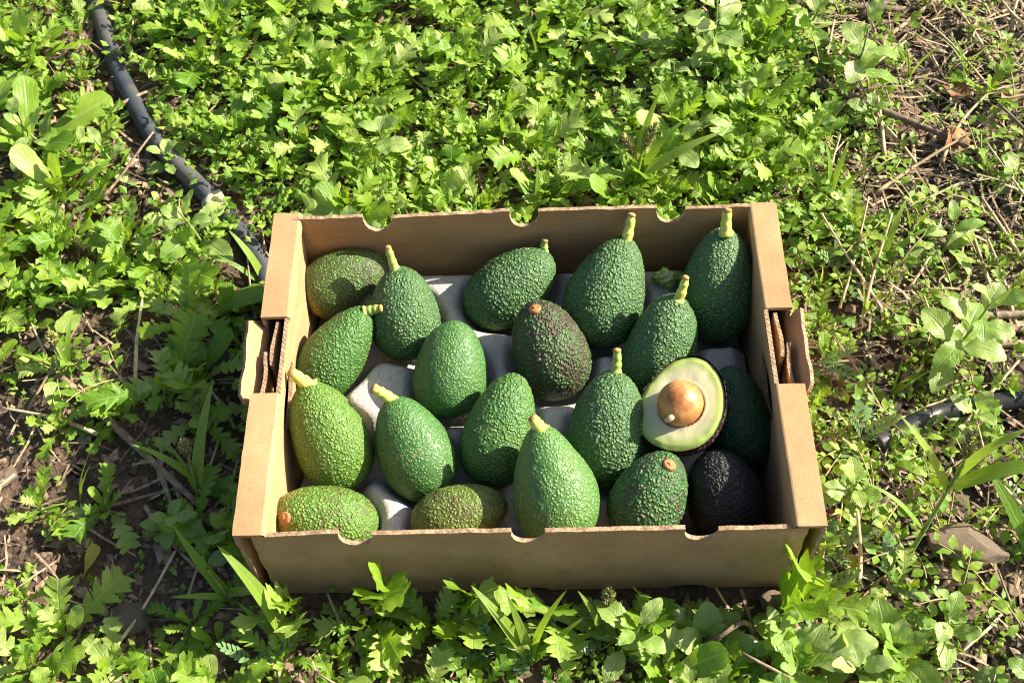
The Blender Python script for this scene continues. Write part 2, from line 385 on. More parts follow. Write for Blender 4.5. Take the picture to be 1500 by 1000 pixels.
def cells(P, size, seed):
    """distance to the nearest jittered lattice point, in units of the cell"""
    Q = P/size; I = np.floor(Q).astype(np.int64); best = np.full(len(P), 9.0)
    for a in (-1, 0, 1):
        for b in (-1, 0, 1):
            for c in (-1, 0, 1):
                J = I+np.array([a, b, c]); o = np.stack([hash3(J[:, 0], J[:, 1], J[:, 2], seed+q) for q in (1, 2, 3)], 1)
                best = np.minimum(best, ((J+o-Q)**2).sum(1))
    return np.sqrt(best)
def vnoise(P, size, seed):
    Q = P/size; I = np.floor(Q).astype(np.int64); f = Q-I; f = f*f*(3-2*f); r = 0
    for a in (0, 1):
        for b in (0, 1):
            for c in (0, 1):
                w = (f[:, 0] if a else 1-f[:, 0])*(f[:, 1] if b else 1-f[:, 1])*(f[:, 2] if c else 1-f[:, 2])
                r = r+w*hash3(I[:, 0]+a, I[:, 1]+b, I[:, 2]+c, seed)
    return r
def prof(t, k):
    g = np.linspace(-1, 1, 801); mx = (np.sqrt(1-g*g)*(1-k*g+.05*g*g)).max()
    return np.sqrt(np.clip(1-t*t, 0, 1))*(1-k*t+.05*t*t)/mx
def frame_of(ax):
    ax = np.array(ax, float); ax /= np.linalg.norm(ax); x = np.cross([0, 0, 1.0], ax); x /= np.linalg.norm(x)
    return np.stack([x, np.cross(ax, x), ax], 1)
def skin(P, N, seed, size=.0031, amp=.00062, elong=None):
    """pebbled skin: returns displaced points and bump value"""
    P2 = P+.0012*np.stack([vnoise(P, .004, seed+7+q)-.5 for q in range(3)], 1)
    d = cells(P2, size, seed); b = np.clip(1-d/.72, 0, 1); b = b*b*(3-2*b)
    d2 = cells(P2, size*.55, seed+31); b2 = np.clip(1-d2/.8, 0, 1)
    reg = vnoise(P, .014, seed+3); b = np.clip(b*(.55+.8*reg)+.22*b2, 0, 1.2)
    h = amp*b + .0016*(vnoise(P, .03, seed+5)-.5) + .0007*(vnoise(P, .009, seed+6)-.5)
    return P+N*h[:, None], b
def body_mesh(name, r, h, k, seed, mat, tint, nt=130, na=180, amp=.00062, size=.0031, half=False):
    th = np.linspace(0, np.pi, nt); t = -np.cos(th); rr = prof(t, k)*r
    if half: a = np.linspace(np.pi, 2*np.pi, na)
    else: a = np.linspace(0, 2*np.pi, na, endpoint=False)
    # slight asymmetry of the fruit
    P = np.stack([np.outer(rr, np.cos(a)), np.outer(rr, np.sin(a)), np.outer(t*h, np.ones(na))], -1)
    if not half:
        P[..., 0] += (.05*r*(t**2-.3))[:, None]*math.sin(seed); P[..., 1] += (.05*r*(t**2-.3))[:, None]*math.cos(seed)
    N = np.stack([np.outer(rr+1e-9, np.cos(a))/r**2, np.outer(rr+1e-9, np.sin(a))/r**2, np.outer(t*h, np.ones(na))/h**2], -1)
    P = P.reshape(-1, 3); N = N.reshape(-1, 3); N /= np.linalg.norm(N, axis=1)[:, None]
    P2, b = skin(P, N, seed, size, amp)
    for e in (0, nt-1): P2[e*na:(e+1)*na] = P2[e*na:(e+1)*na].mean(0)
    i, j = np.meshgrid(np.arange(nt-1), np.arange(na-1 if half else na), indexing='ij'); i = i.ravel(); j = j.ravel()
    F = np.stack([i*na+j, i*na+(j+1) % na, (i+1)*na+(j+1) % na, (i+1)*na+j], 1)
    u = P/np.array([r, r, h]); tv = tint(u, P, seed, b); tv = tv if isinstance(tv, tuple) else (tv, tv*0)
    return mesh(name, P2, F, [mat], True, attrs={'bump': b, 'tint': np.clip(tv[0], 0, 1), 'tint2': np.clip(tv[1], 0, 1)})
# tints: where the skin turns yellow, brown or purple
def t_none(u, P, s, b): return .18*np.clip(vnoise(P, .02, s+9)*2-1.1, 0, 1)
def t_end(lo, hi, dirv, amt=1.0):
    def f(u, P, s, b):
        d = u@np.array(dirv, float) + .5*(vnoise(P, .012, s+4)-.5)
        return amt*np.clip((d-lo)/(hi-lo), 0, 1)
    return f
def t_blotch(lo, hi, amt, size=.011):
    def f(u, P, s, b):
        n = .6*vnoise(P, size, s+4)+.4*vnoise(P, size*.35, s+8); return amt*np.clip((n-lo)/(hi-lo), 0, 1)
    return f
TEAL = mat_fruit('avocado_skin_teal', (.042, .105, .034), (.155, .255, .078), (.13, .19, .06), .44, 1.2, .0027)
GREEN = mat_fruit('avocado_skin_green', (0.045, 0.119, 0.025), (0.132, 0.252, 0.054), (0.297, 0.307, 0.057), .40, .95)
SMOOTH = mat_fruit('avocado_skin_smooth_green', (0.048, 0.124, 0.031), (0.109, 0.218, 0.057), (0.188, 0.270, 0.073), .37, .5, .0022)
LIGHT = mat_fruit('avocado_skin_light', (0.063, 0.147, 0.034), (0.144, 0.257, 0.069), (0.187, 0.249, 0.072), .38, .65, .0026)
OLIVE = mat_fruit('avocado_skin_olive', (.070, .150, .022), (.190, .295, .050), (.42, .36, .045), .42, .95, patch2=(.12, .085, .035))
BRUSH = mat_fruit('avocado_skin_olive_brown', (0.060, 0.110, 0.026), (0.152, 0.225, 0.059), (0.338, 0.265, 0.052), .42, .8, .0023, patch2=(.105, .082, .055))
YBROWN = mat_fruit('avocado_skin_yellow_brown', (0.082, 0.121, 0.021), (0.207, 0.249, 0.051), (0.096, 0.072, 0.031), .40, .8)
BROWN = mat_fruit('avocado_skin_ripening', (0.028, 0.054, 0.019), (0.130, 0.195, 0.050), (0.073, 0.050, 0.031), .45, 1.3, .0029)
SPECK = mat_fruit('avocado_skin_speckled', (0.028, 0.088, 0.024), (0.136, 0.236, 0.065), (0.100, 0.065, 0.045), .42, 1.2, .0028)
BLACK = mat_fruit('avocado_skin_black', (.007, .008, .009), (.016, .015, .015), (.026, .020, .016), .45, 1.0)
DARK = mat_fruit('avocado_skin_dark', (.010, .042, .014), (.028, .075, .022), (.03, .06, .02), .46, .8)
PURPLE = mat_fruit('avocado_skin_purple', (.030, .012, .012), (.105, .050, .040), (.04, .03, .02), .38, 1.3, .0026)
M['fstem'] = mat_simple('fruit_stem', (.47, .50, .10), .5, .25, 300, .4, .0008)
M['fstem_g'] = mat_simple('green_fruit_stem', (.26, .36, .08), .5, .25, 300, .4, .0008)
M['tip'] = mat_simple('stem_cut', (.34, .22, .08), .8, .4, 700, .6)
M['scar'] = mat_simple('stem_scar', (.34, .15, .06), .75, .3, 500, .5)
# material, tint, amp, stem (direction in world, length, radius, green?) or scar, label
SPEC = {
 'A1': (BRUSH, lambda u, P, s, b: (t_end(.35, .75, (0, -.35, -.9))(u, P, s, b), t_blotch(.46, .66, .5)(u, P, s, b)*np.clip(u[:, 2]*1.6+.5, 0, 1)), .0005, None, 'olive avocado lying on its side with a yellow end, in corner by the hose'),
 'A2': (TEAL, t_none, .0006, ((-.22, .5, .8), .023, .0042, 1), 'deep green avocado with thin brown-tipped stem beside the olive corner avocado'),
 'A3': (GREEN, t_end(.25, .95, (-.1, -.9, .0)), .0006, ((.9, -.05, .25), .016, .0048, 1), 'green avocado leaning on the box end with thick sideways stem and brown cut tip'),
 'A4': (TEAL, t_none, .00075, ((.12, .45, .85), .013, .0042, 1), 'dark teal avocado lying slanted against the middle of the back panel, short stem'),
 'A5': (TEAL, t_none, .00085, ((.16, .6, .75), .027, .0052, 0), 'large pear-shaped teal avocado with long pale upright stem near back panel'),
 'A6': (TEAL, t_none, .00055, ((.05, .5, .85), .023, .0055, 0), 'tall shaded dark green avocado with pale stem in the back corner of the box'),
 'A7': (TEAL, t_none, .00085, ((.2, .5, .8), .023, .0045, 0), 'teal avocado with upright pale stem directly behind the cut avocado half'),
 'A8': (SMOOTH, t_none, .0003, None, 'smooth mid-green stemless avocado with pale scar beside grey tray hump'),
 'A9': (BROWN, t_blotch(.43, .64, .8), .0009, 'scar', 'dark ripening avocado with brown patches and a brown stem scar'),
 'A10': (OLIVE, t_end(.3, 1.0, (-.6, -.5, .1)), .0006, ((-.62, .25, .62), .022, .0052, 2), 'yellowish green avocado with knobbly yellow stem by the torn hand hole'),
 'A11': (SMOOTH, t_none, .00035, ((-.75, .3, .42), .023, .0048, 2), 'glossy green avocado whose yellow stem touches the yellowish avocado'),
 'A12': (GREEN, t_none, .0008, None, 'bumpy bright green stemless avocado behind the large smooth light one'),
 'A13': (TEAL, t_none, .0008, ((.02, .6, .8), .022, .0045, 1), 'teal avocado with green upright stem touching the cut avocado half'),
 'A14': (LIGHT, t_none, .00042, ((-.5, .6, .5), .013, .0052, 2), 'large smooth light green pear-shaped avocado leaning on the front panel notch'),
 'A16': (DARK, t_none, .0004, None, 'very dark green avocado in shade between cut half and box end'),
 'A17': (SPECK, t_blotch(.5, .7, .75, .006), .0008, 'scar', 'speckled green avocado with round brown stem scar beside the black one'),
 'A18': (BLACK, t_blotch(.5, .7, .6), .0006, None, 'ripe black avocado in front corner of the box'),
 'A19': (OLIVE, lambda u, P, s, b: (t_end(.45, 1.0, (0, -.3, .95))(u, P, s, b), .6*t_blotch(.53, .66, 1, .005)(u, P, s, b)), .00055, 'scar', 'yellow-green avocado lying at the front corner with orange-brown stem scar'),
 'A20': (YBROWN, t_blotch(.46, .68, .6), .0005, None, 'small yellowish brown-flecked avocado lying behind the front panel'),
}
def stem_parts(parent, p0, d, length, rad, style):
    d = np.array(d, float); d /= np.linalg.norm(d); n = 18; s = np.linspace(0, 1, n)
    side = np.cross(d, [0, 0, 1.0]); side /= np.linalg.norm(side)+1e-9; bend = rnd.uniform(-.1, .1)*length
    path = p0+np.outer((s*1.0-.12)*length, d)+np.outer(bend*np.sin(s*2.2), side)+np.outer(.06*length*s*s, [0, 0, 1.0])
    ring = 1+.07*np.sin(s*2*np.pi*rnd.uniform(2.6, 3.6)+rnd.random()*6)+.05*np.array([rnd.uniform(-1, 1) for _ in range(n)])
    rr = rad*(1.12-.38*s)*ring; rr[:3] *= np.array([1.25, 1.15, 1.05])
    V, F = tube(path, rr, 14)
    o = link('fruit_stem', mesh('fruit_stem', V, F, [M['fstem_g' if style == 1 else 'fstem']]), parent)
    V, F = tube(np.array([path[-1]-d*.0006, path[-1]+d*.0012, path[-1]+d*.0022]), np.array([rr[-1]*1.04, rr[-1]*1.0, rr[-1]*.5]), 12)
    link('cut_tip', mesh('cut_tip', V, F, [M['tip']]), o)
SHIFT = {'A6': (0, 0, .010, -.004), 'A5': (.001, 0, .004, -.003), 'A7': (0, 0, .006, -.003), 'A4': (-.007, .004, .003, 0), 'A2': (-.002, 0, .003, -.001), 'A3': (.0, -.002, .002, -.001), 'A11': (.002, -.002, .002, -.001), 'A10': (.002, -.002, .002, -.001), 'A14': (.001, -.002, .003, -.002)}   # world x, y, z and along the axis
fruits = {}
for q, (nm, (x, y, z, ax, ay, az, r, h, k)) in enumerate(FR.items()):
    mat, tint, amp, st, label = SPEC[nm]
    root = tag(empty('avocado', (x, y, z)), label, 'avocado', 'avocados packed in the cardboard box')
    Fm = frame_of((ax, ay, az)); me = body_mesh('fruit_body', r-.0005, h-.0005, k, 100+q*17, mat, tint, amp=amp, size=.0031 if amp > .0005 else .0026)
    b = link('fruit_body', me, root); b.matrix_local = Matrix([[*map(float, row)] for row in Fm]).to_4x4()
    a = Fm[:, 2]
    if isinstance(st, tuple):
        sh = SHIFT.get(nm, (0, 0, 0, 0)); b0 = a*(h*.985+sh[3])+np.array(sh[:3])*np.array([1, 1, .0])+np.array([0, -.55, .83])*sh[2]
        stem_parts(root, b0, st[0], st[1]*.92, st[2]*(1.12 if st[3] == 2 else .95), st[3])
    elif st == 'scar':
        t0 = {'A19': .80, 'A17': .86, 'A9': .93}[nm]; up = np.array([.018, -.551, .834]); cdir = up-a*(up@a); cdir /= np.linalg.norm(cdir)   # scar sits off the axis, on the upper side
        p = a*(t0*h)+cdir*float(prof(np.array([t0]), k)[0])*r
        a = a*(t0/h)+cdir*(float(prof(np.array([t0]), k)[0])/r); a = a/np.linalg.norm(a)
        V, F = tube(np.array([p-a*.0026, p+a*.0002, p+a*.0011, p+a*.0006, p+a*.0005]), np.array([.0058, .0052, .0042, .0031, .0006]), 18)
        o = link('stem_scar', mesh('stem_scar', V, F, [M['scar']]), root)
        V, F = tube(np.array([p+a*.0004, p+a*.0017]), np.array([.0016, .0012]), 10)
        link('scar_core', mesh('scar_core', V, F, [M['tip']]), o)
    fruits[nm] = root

# the cut half with its stone
def build_half():
    Rr = np.array([.99966744, -.00489753, -.02531842]); Ru = np.array([.01804046, .83437162, .55090702]); Rn = np.array([.01842689, -.55118057, .83418249])
    nrm = Rn-.40*Rr+.58*Ru; nrm /= np.linalg.norm(nrm)
    ax = math.sin(R(8))*Rr+math.cos(R(8))*Ru; ax -= nrm*(ax@nrm); ax /= np.linalg.norm(ax)
    X = np.cross(nrm, ax)*-1; X = np.cross(ax, nrm)*-1                        # right handed: X, nrm, ax
    X = np.cross(nrm, ax)
    root = tag(empty('avocado_half', (.1262, -.030, .0865)), 'cut avocado half with pale flesh and round brown stone on top of others', 'avocado half')
    mw = Matrix([[float(X[i]), float(nrm[i]), float(ax[i])] for i in range(3)]).to_4x4()
    r, h, k = .0362, .0430, .15
    b = link('half_skin', body_mesh('half_skin', r, h, k, 777, PURPLE, t_blotch(.5, .7, .5), 110, 110, .0008, .0029, True), root); b.matrix_local = mw
    # flesh: cut face with a hollow round the stone, closed by its own rim
    nt, ns = 60, 61; th = np.linspace(.02, np.pi-.02, nt); t = -np.cos(th); s = np.linspace(-1, 1, ns)
    rr = prof(t, k)*r*.985
    T, S = np.meshgrid(t, s, indexing='ij'); Xc = rr[:, None]*S; Zc = T*h*.985
    rho = np.sqrt(S*S*(1-T*T)+T*T)
    ds = np.hypot(Xc, Zc+.003)/.0192; dep = np.where(ds < 1.0, -.005*np.clip((1.0-ds)/.08, 0, 1), 0)+.0008*np.clip(1-np.abs(ds-1.06)/.07, 0, 1)
    Pn = dep+.0009*(vnoise(np.stack([Xc.ravel(), 0*Xc.ravel(), Zc.ravel()], 1), .008, 5).reshape(Xc.shape)-.5)-.0016*np.clip((rho-.9)/.1, 0, 1)
    V = np.stack([Xc, Pn+.0004, Zc], -1).reshape(-1, 3); i, j = np.meshgrid(np.arange(nt-1), np.arange(ns-1), indexing='ij'); a = (i*ns+j).ravel()
    F = np.stack([a, a+1, a+ns+1, a+ns], 1)
    t_ = NT('avocado_flesh'); rho_a = t_.attr('rho'); n = t_.noise(90, 4, t_.coord()); rn = t_.math('ADD', rho_a, t_.math('MULTIPLY', t_.math('SUBTRACT', n, .5), .12))
    c = t_.mix((.58, .52, .33), (.47, .49, .24), t_.ramp(rn, .58, .86)); c = t_.mix(c, (.36, .44, .10), t_.ramp(rn, .74, .92)); c = t_.mix(c, (.22, .33, .07), t_.ramp(rn, .92, .97))
    c = t_.mix(c, (.36, .26, .12), t_.math('MULTIPLY', t_.ramp(t_.noise(130, 5, t_.coord(), .7), .62, .70), .5)); c = t_.mix(c, (.22, .13, .05), t_.ramp(rn, .975, 1.0))
    fib = t_.noise(1.0, 3, t_.N('Mapping', {'Vector': t_.coord(), 'Scale': (500, 500, 40)}).outputs[0])
    t_.P(Base_Color=c, Roughness=.42, Subsurface_Weight=.25, Subsurface_Scale=.004, Normal=t_.bump(t_.math('ADD', n, t_.math('MULTIPLY', fib, .4)), .3, .001))
    t_.p.inputs['Subsurface Radius'].default_value = (1.0, .8, .35)
    f = link('flesh', mesh('flesh', V, F, [t_.m], True, attrs={'rho': rho.ravel()}), root); f.matrix_local = mw
    # stone
    m_ = NT('avocado_stone'); co = m_.coord(); n1 = m_.noise(70, 5, co); n2 = m_.noise(260, 3, co)
    c = m_.mix((.27, .095, .022), (.50, .225, .065), m_.ramp(n1, .35, .65)); c = m_.mix(c, (.55, .36, .18), m_.math('MULTIPLY', m_.ramp(n2, .6, .74), .6))
    m_.P(Base_Color=c, Roughness=m_.math('ADD', .34, m_.math('MULTIPLY', n2, .25)), Coat_Weight=.1, Coat_Roughness=.2, Normal=m_.bump(m_.math('ADD', n1, m_.math('MULTIPLY', n2, .5)), .5, .0012))
    nt, na = 48, 64; th = np.linspace(0, np.pi, nt); aa = np.linspace(0, 2*np.pi, na, endpoint=False)
    P = np.stack([np.outer(np.sin(th), np.cos(aa))*.0188, np.outer(np.sin(th), np.sin(aa))*.0188, np.outer(-np.cos(th), np.ones(na))*.0192], -1).reshape(-1, 3)
    P *= (1+.05*(vnoise(P, .012, 3)-.5))[:, None]; w = np.clip(-P[:, 2]/.0184-.8, 0, 1); P[:, 2] -= w*.004
    i, j = np.meshgrid(np.arange(nt-1), np.arange(na), indexing='ij'); i = i.ravel(); j = j.ravel()
    F = np.stack([i*na+j, i*na+(j+1) % na, (i+1)*na+(j+1) % na, (i+1)*na+j], 1)
    s = link('seed', mesh('seed', P, F, [m_.m]), root); s.matrix_local = mw @ Matrix.Translation((0, .0045, -.003)) @ Matrix.Rotation(R(18), 4, 'X')
    V, F = tube(np.array([[0, .008, -.0185], [.001, .0085, -.0212], [.0035, .0065, -.0225], [.0055, .005, -.0222]]), np.array([.0026, .0024, .0017, .0006]), 9)
    tp = link('seed_tip', mesh('seed_tip', V, F, [mat_simple('seed_tip', (.58, .42, .22), .6, .3, 400, .6)]), s)
    tp.matrix_parent_inverse = Matrix(); tp.matrix_local = Matrix.Translation((0, -.004, 0))
build_half()

# moulded pulp tray that nests under the fruit
def build_tray():
    nx, ny = 160, 120; gx = np.linspace(-.1935, .1935, nx); gy = np.linspace(-.1475, .1465, ny)
    under = np.full((nx, ny), 1.0)
    X, Y = np.meshgrid(gx, gy, indexing='ij')
    dome = np.full((nx, ny), .0)
    for nm, (x, y, z, ax, ay, az, r, h, k) in FR.items():
        Fm = frame_of((ax, ay, az)); th = np.linspace(0, np.pi, 70); t = -np.cos(th); a = np.linspace(0, 2*np.pi, 90, endpoint=False)
        P = np.stack([np.outer(prof(t, k)*r, np.cos(a)), np.outer(prof(t, k)*r, np.sin(a)), np.outer(t*h, np.ones(90))], -1).reshape(-1, 3)@Fm.T+np.array([x, y, z])
        ii = np.round((P[:, 0]-gx[0])/(gx[1]-gx[0])).astype(int); jj = np.round((P[:, 1]-gy[0])/(gy[1]-gy[0])).astype(int)
        ok = (ii >= 0) & (ii < nx) & (jj >= 0) & (jj < ny); np.minimum.at(under, (ii[ok], jj[ok]), P[ok, 2])
    free = (under > .9).astype(float)
    d = free.copy()
    for _ in range(40):
        p = np.pad(d, 1, mode='edge'); d = (p[:-2, 1:-1]+p[2:, 1:-1]+p[1:-1, :-2]+p[1:-1, 2:]+4*p[1:-1, 1:-1])/8
    H = .013+.034*np.clip(d*1.25, 0, 1)
    H = np.minimum(H, np.maximum(under-.0006, .004))
    edge = np.minimum(.1935-np.abs(X), np.minimum(Y+.1475, .1465-Y)); H = np.maximum(H*np.clip(.55+edge/.03, 0, 1), .004)
    q = np.minimum(H, 1)
    for _ in range(3):
        p = np.pad(H, 1, mode='edge'); H = (p[:-2, 1:-1]+p[2:, 1:-1]+p[1:-1, :-2]+p[1:-1, 2:]+4*p[1:-1, 1:-1])/8
    V = np.stack([X, Y, np.maximum(H, .0035)], -1).reshape(-1, 3)
    i, j = np.meshgrid(np.arange(nx-1), np.arange(ny-1), indexing='ij'); a = (i*ny+j).ravel(); F = np.stack([a, a+ny, a+ny+1, a+1], 1)
    tag(link('pulp_tray', mesh('pulp_tray', V, F, [M['tray']])), 'grey moulded pulp tray with domed humps under the avocados', 'tray')
build_tray()

# small crumpled green wrapper between two avocados at the back
def build_wrapper():
    bm = bmesh.new(); bmesh.ops.create_icosphere(bm, subdivisions=3, radius=1)
    for v in bm.verts:
        p = np.array([v.co[:]]); n = abs(float(vnoise(p+9, .55, 3)[0])-.5)*1.6+.5*abs(float(vnoise(p+9, .25, 8)[0])-.5); v.co *= (.72+n*.6)
        v.co.x *= .0115; v.co.y *= .007; v.co.z *= .0095
    me = bpy.data.meshes.new('wrapper'); bm.to_mesh(me); bm.free()
    t = NT('green_cellophane'); n = t.noise(300, 3, t.coord())
    t.P(Base_Color=t.mix((.20, .30, .04), (.60, .66, .24), t.ramp(n, .4, .65)), Roughness=.12, Coat_Weight=.6, Transmission_Weight=.15)
    me.materials.append(t.m)
    tag(link('crumpled_wrapper', me, None, (.1265, .1185, .055), (.3, .2, .1), 1.2), 'small shiny crumpled green wrapper behind the teal avocados at back panel', 'wrapper')
build_wrapper()

# ------------------------------------------------------------------ hoses, stones
def hose(name, pts, rad, mat, label):
    P = np.array(pts, float); s = np.linspace(0, len(P)-1, 90); f = np.clip(s.astype(int), 0, len(P)-2); u = (s-f)[:, None]
    Q = np.stack([np.interp(s, range(len(P)), P[:, i]) for i in range(2)], 1)
    for _ in range(6): Q[1:-1] = (Q[:-2]+2*Q[1:-1]+Q[2:])/4
    z = gz(Q[:, 0], Q[:, 1]); 
    for _ in range(20): z[1:-1] = (z[:-2]+2*z[1:-1]+z[2:])/4
    V, F = tube(np.column_stack([Q, z+rad*.8]), rad, 18)
    return tag(link(name, mesh(name, V, F, [mat])), label, 'hose')
hose('irrigation_hose', [(-.60, .85), (-.535, .68), (-.493, .573), (-.444, .45), (-.39, .347), (-.317, .262), (-.256, .183), (-.232, .10), (-.232, -.02)], .0094, M['pipe'],
     'weathered grey irrigation hose running diagonally to the back corner of the box')
hose('drip_hose', [(.30, -.03), (.34, -.008), (.361, .004), (.405, .012), (.45, .017), (.62, .03)], .009, M['bpipe'], 'black hose end lying under weeds beside the cut-avocado end of the box')

def rock_mesh(name, seed, flat, mat, sub=3, cut=.35):
    bm = bmesh.new(); bmesh.ops.create_icosphere(bm, subdivisions=sub, radius=1)
    P = np.array([v.co[:] for v in bm.verts]); rs = np.random.RandomState(seed)
    for _ in range(16):                                             # chipped faces
        n = rs.randn(3); n /= np.linalg.norm(n); d = rs.uniform(.42, .85); e = np.maximum(P@n-d, 0); P -= np.outer(e, n)*.97
    Q = P+20
    P *= (1+.10*(vnoise(Q, .6, seed)-.5)+.05*(vnoise(Q, .22, seed+3)-.5)+.02*(vnoise(Q, .09, seed+5)-.5))[:, None]; P[:, 2] *= flat
    F = [[v.index for v in f.verts] for f in bm.faces]; bm.free()
    return mesh(name, P, F, [mat], True)
def rock(name, x, y, s, seed, flat, mat, label, group=None, rz=0, sink=.25):
    me = rock_mesh(name, seed, flat, M[mat] if isinstance(mat, str) else mat, 5 if max(s) > .015 else 3)
    o = link(name, me, None, (x, y, gzf(x, y)+s[2]*flat*(1-2*sink)), (0, 0, rz), s)
    return tag(o, label, 'stone', group)
rock('flat_rock', .356, -.122, (.046, .026, .024), 3, .7, 'tanstone', 'large flat tan rock beside a tall foxtail grass stem', rz=-.35)
rock('grey_rock', -.330, -.174, (.034, .022, .019), 3, .7, mat_simple('brownish_grey_rock', (.30, .255, .21), .9, .4, 90, 1.0, .006, dirt=(.16, .115, .08)), 'broad dark grey rock among low weeds near foxtail grass', rz=.5)
rock('quartz_stone', -.306, .253, (.017, .021, .017), 5, .8, mat_simple('quartz', (.38, .32, .20), .3, .4, 60, .3, c2=(.46, .42, .34)), 'rounded yellowish quartz stone touching the grey hose')
rock('grey_stone', -.285, .072, (.022, .016, .016), 12, .75, 'stone', 'angular grey stone beside the slotted rim flap by the hose')
rock('brown_stone', .196, -.173, (.018, .015, .017), 14, .8, 'tanstone', 'small brown lumpy stone at front corner of box by black avocado')
rock('tan_stone', .168, -.176, (.014, .012, .01), 15, .7, 'tanstone', 'small tan stone under the front panel of the box', rz=1)
rock('buried_rock', .43, -.165, (.04, .03, .02), 18, .7, 'stone', 'dark half-buried rock in front of the large flat tan rock', rz=.3)
rock('slate_stone', -.345, -.235, (.03, .02, .015), 21, .7, 'stone', 'small dark rock at the foot of the broad grey rock', rz=.2)
rock('tan_slab', -.50, .268, (.036, .02, .012), 24, .7, 'tanstone', 'flat tan stone on bare soil near broad-leaved weed by hose', rz=.1)
def shell():
    V = []; n = 14
    for i in range(n+1):
        for j in range(5):
            a = -1.1+2.2*i/n; q = j/4; V.append((q*.011*math.cos(a), q*.014*math.sin(a), .004*math.sqrt(max(0, 1-q*q))))
    F = [(i*5+j, (i+1)*5+j, (i+1)*5+j+1, i*5+j+1) for i in range(n) for j in range(4)]
    o = link('shell_fragment', mesh('shell_fragment', np.array(V), F, [mat_simple('shell', (.55, .55, .50), .5, .2, 200, .3)]), None, (.172, -.209, gzf(.172, -.209)+.004), (.35, -.2, .6))
    tag(o, 'pale grey broken shell fragment on soil in front of box', 'shell')
shell()

# ------------------------------------------------------------------ leaf shapes
def sweep_leaf(n, wfun, bend, fold, shear, wave, seed, across=5, twist=0.0, a0=0.0):
    rs = np.random.RandomState(seed); ph = rs.rand(4)*6.28
    u = np.linspace(0, 1, n+1); ang = a0-bend*u**1.4; ds = 1.0/n
    cx = np.concatenate([[0], np.cumsum(np.cos(ang[:-1])*ds)]); cz = np.concatenate([[0], np.cumsum(np.sin(ang[:-1])*ds)])
    s = np.linspace(-1, 1, across); V = []; UV = []
    for i in range(n+1):
        T = np.array([math.cos(ang[i]), 0, math.sin(ang[i])]); Nn = np.array([-math.sin(ang[i]), 0, math.cos(ang[i])])
        for q in s:
            w = wfun(u[i], 1 if q > 0 else -1)*abs(q); side = math.copysign(1, q) if q else 0
            hgt = w*fold*(1-.45*abs(q))+wave*abs(q)*math.sin(u[i]*17+ph[0]+side)*min(1, w*8)+.4*wave*math.sin(u[i]*8+ph[1]+2*side)*abs(q)
            tw = twist*u[i]; lat = side*w*math.cos(tw); hgt2 = hgt+side*w*math.sin(tw)
            V.append(np.array([cx[i], 0, cz[i]])+np.array([0, 1, 0])*lat+Nn*hgt2+T*shear*w*abs(q)); UV.append((u[i], .5+.5*q))
    F = [(i*across+j, (i+1)*across+j, (i+1)*across+j+1, i*across+j+1) for i in range(n) for j in range(across-1)]
    return np.array(V), F, np.array(UV)
def w_lobed(seed, fine=False):
    rs = np.random.RandomState(seed); nl = rs.uniform(4.2, 6.3); wm = rs.uniform(.17, .25); p = rs.uniform(.14, .24); sk = rs.uniform(0, .25); depth = rs.uniform(.66, .93); ph = rs.rand()*.3
    if fine: nl = rs.uniform(5.5, 7.5); wm = rs.uniform(.20, .27); depth = rs.uniform(.86, .95)
    def f(u, side):
        if u < p: return .012+.006*(1-u/p)
        b = (u-p)/(1-p); env = wm*(b**.62)*max(0, 1-b**5)**.55*(1.0+.15*b)
        lob = abs(math.sin(math.pi*(b*nl+ph+(.12 if side > 0 else 0))))**.75; d = depth*(1-.75*max(0, (b-.62)/.38))
        tooth = 1+.13*math.sin(b*71+side*2)
        return .014+env*((1-d)+d*lob)*tooth*(1-sk*.2*side)
    return f
def w_oval(seed):
    rs = np.random.RandomState(seed); wm = rs.uniform(.24, .31); p = rs.uniform(.12, .22); nt = rs.randint(7, 10)
    def f(u, side):
        if u < p: return .012
        b = (u-p)/(1-p); env = wm*math.sin(math.pi*min(1, b**.78))**.75 if b < 1 else 0
        saw = (b*nt+.2*side) % 1.0
        return .008+env*(1-.16*(1-saw)) if b < .985 else .006
    return f
def w_spoon(seed):
    rs = np.random.RandomState(seed); wm = rs.uniform(.17, .24); p = .2
    def f(u, side):
        if u < p: return .016
        b = (u-p)/(1-p); return .014+wm*(b**.8)*max(0, 1-b**3.5)**.5*1.15*(1+.04*math.sin(b*40))
    return f
def w_grass(u, side): return .028*min(1, u*6+.45)*max(0, 1-u**2.4)**.8+.001
def w_small(u, side): return .016 if u < .12 else .008+.25*math.sin(math.pi*min(1, ((u-.12)/.88)**.72))**1.15*(1+.10*math.sin(u*34))
def leaf_set(name, mat, k, fn): return [(lambda g, i: mesh(name, g[0], g[1], [mat], True, uv=g[2]))(fn(i), i) for i in range(k)]
rl = random.Random(3)
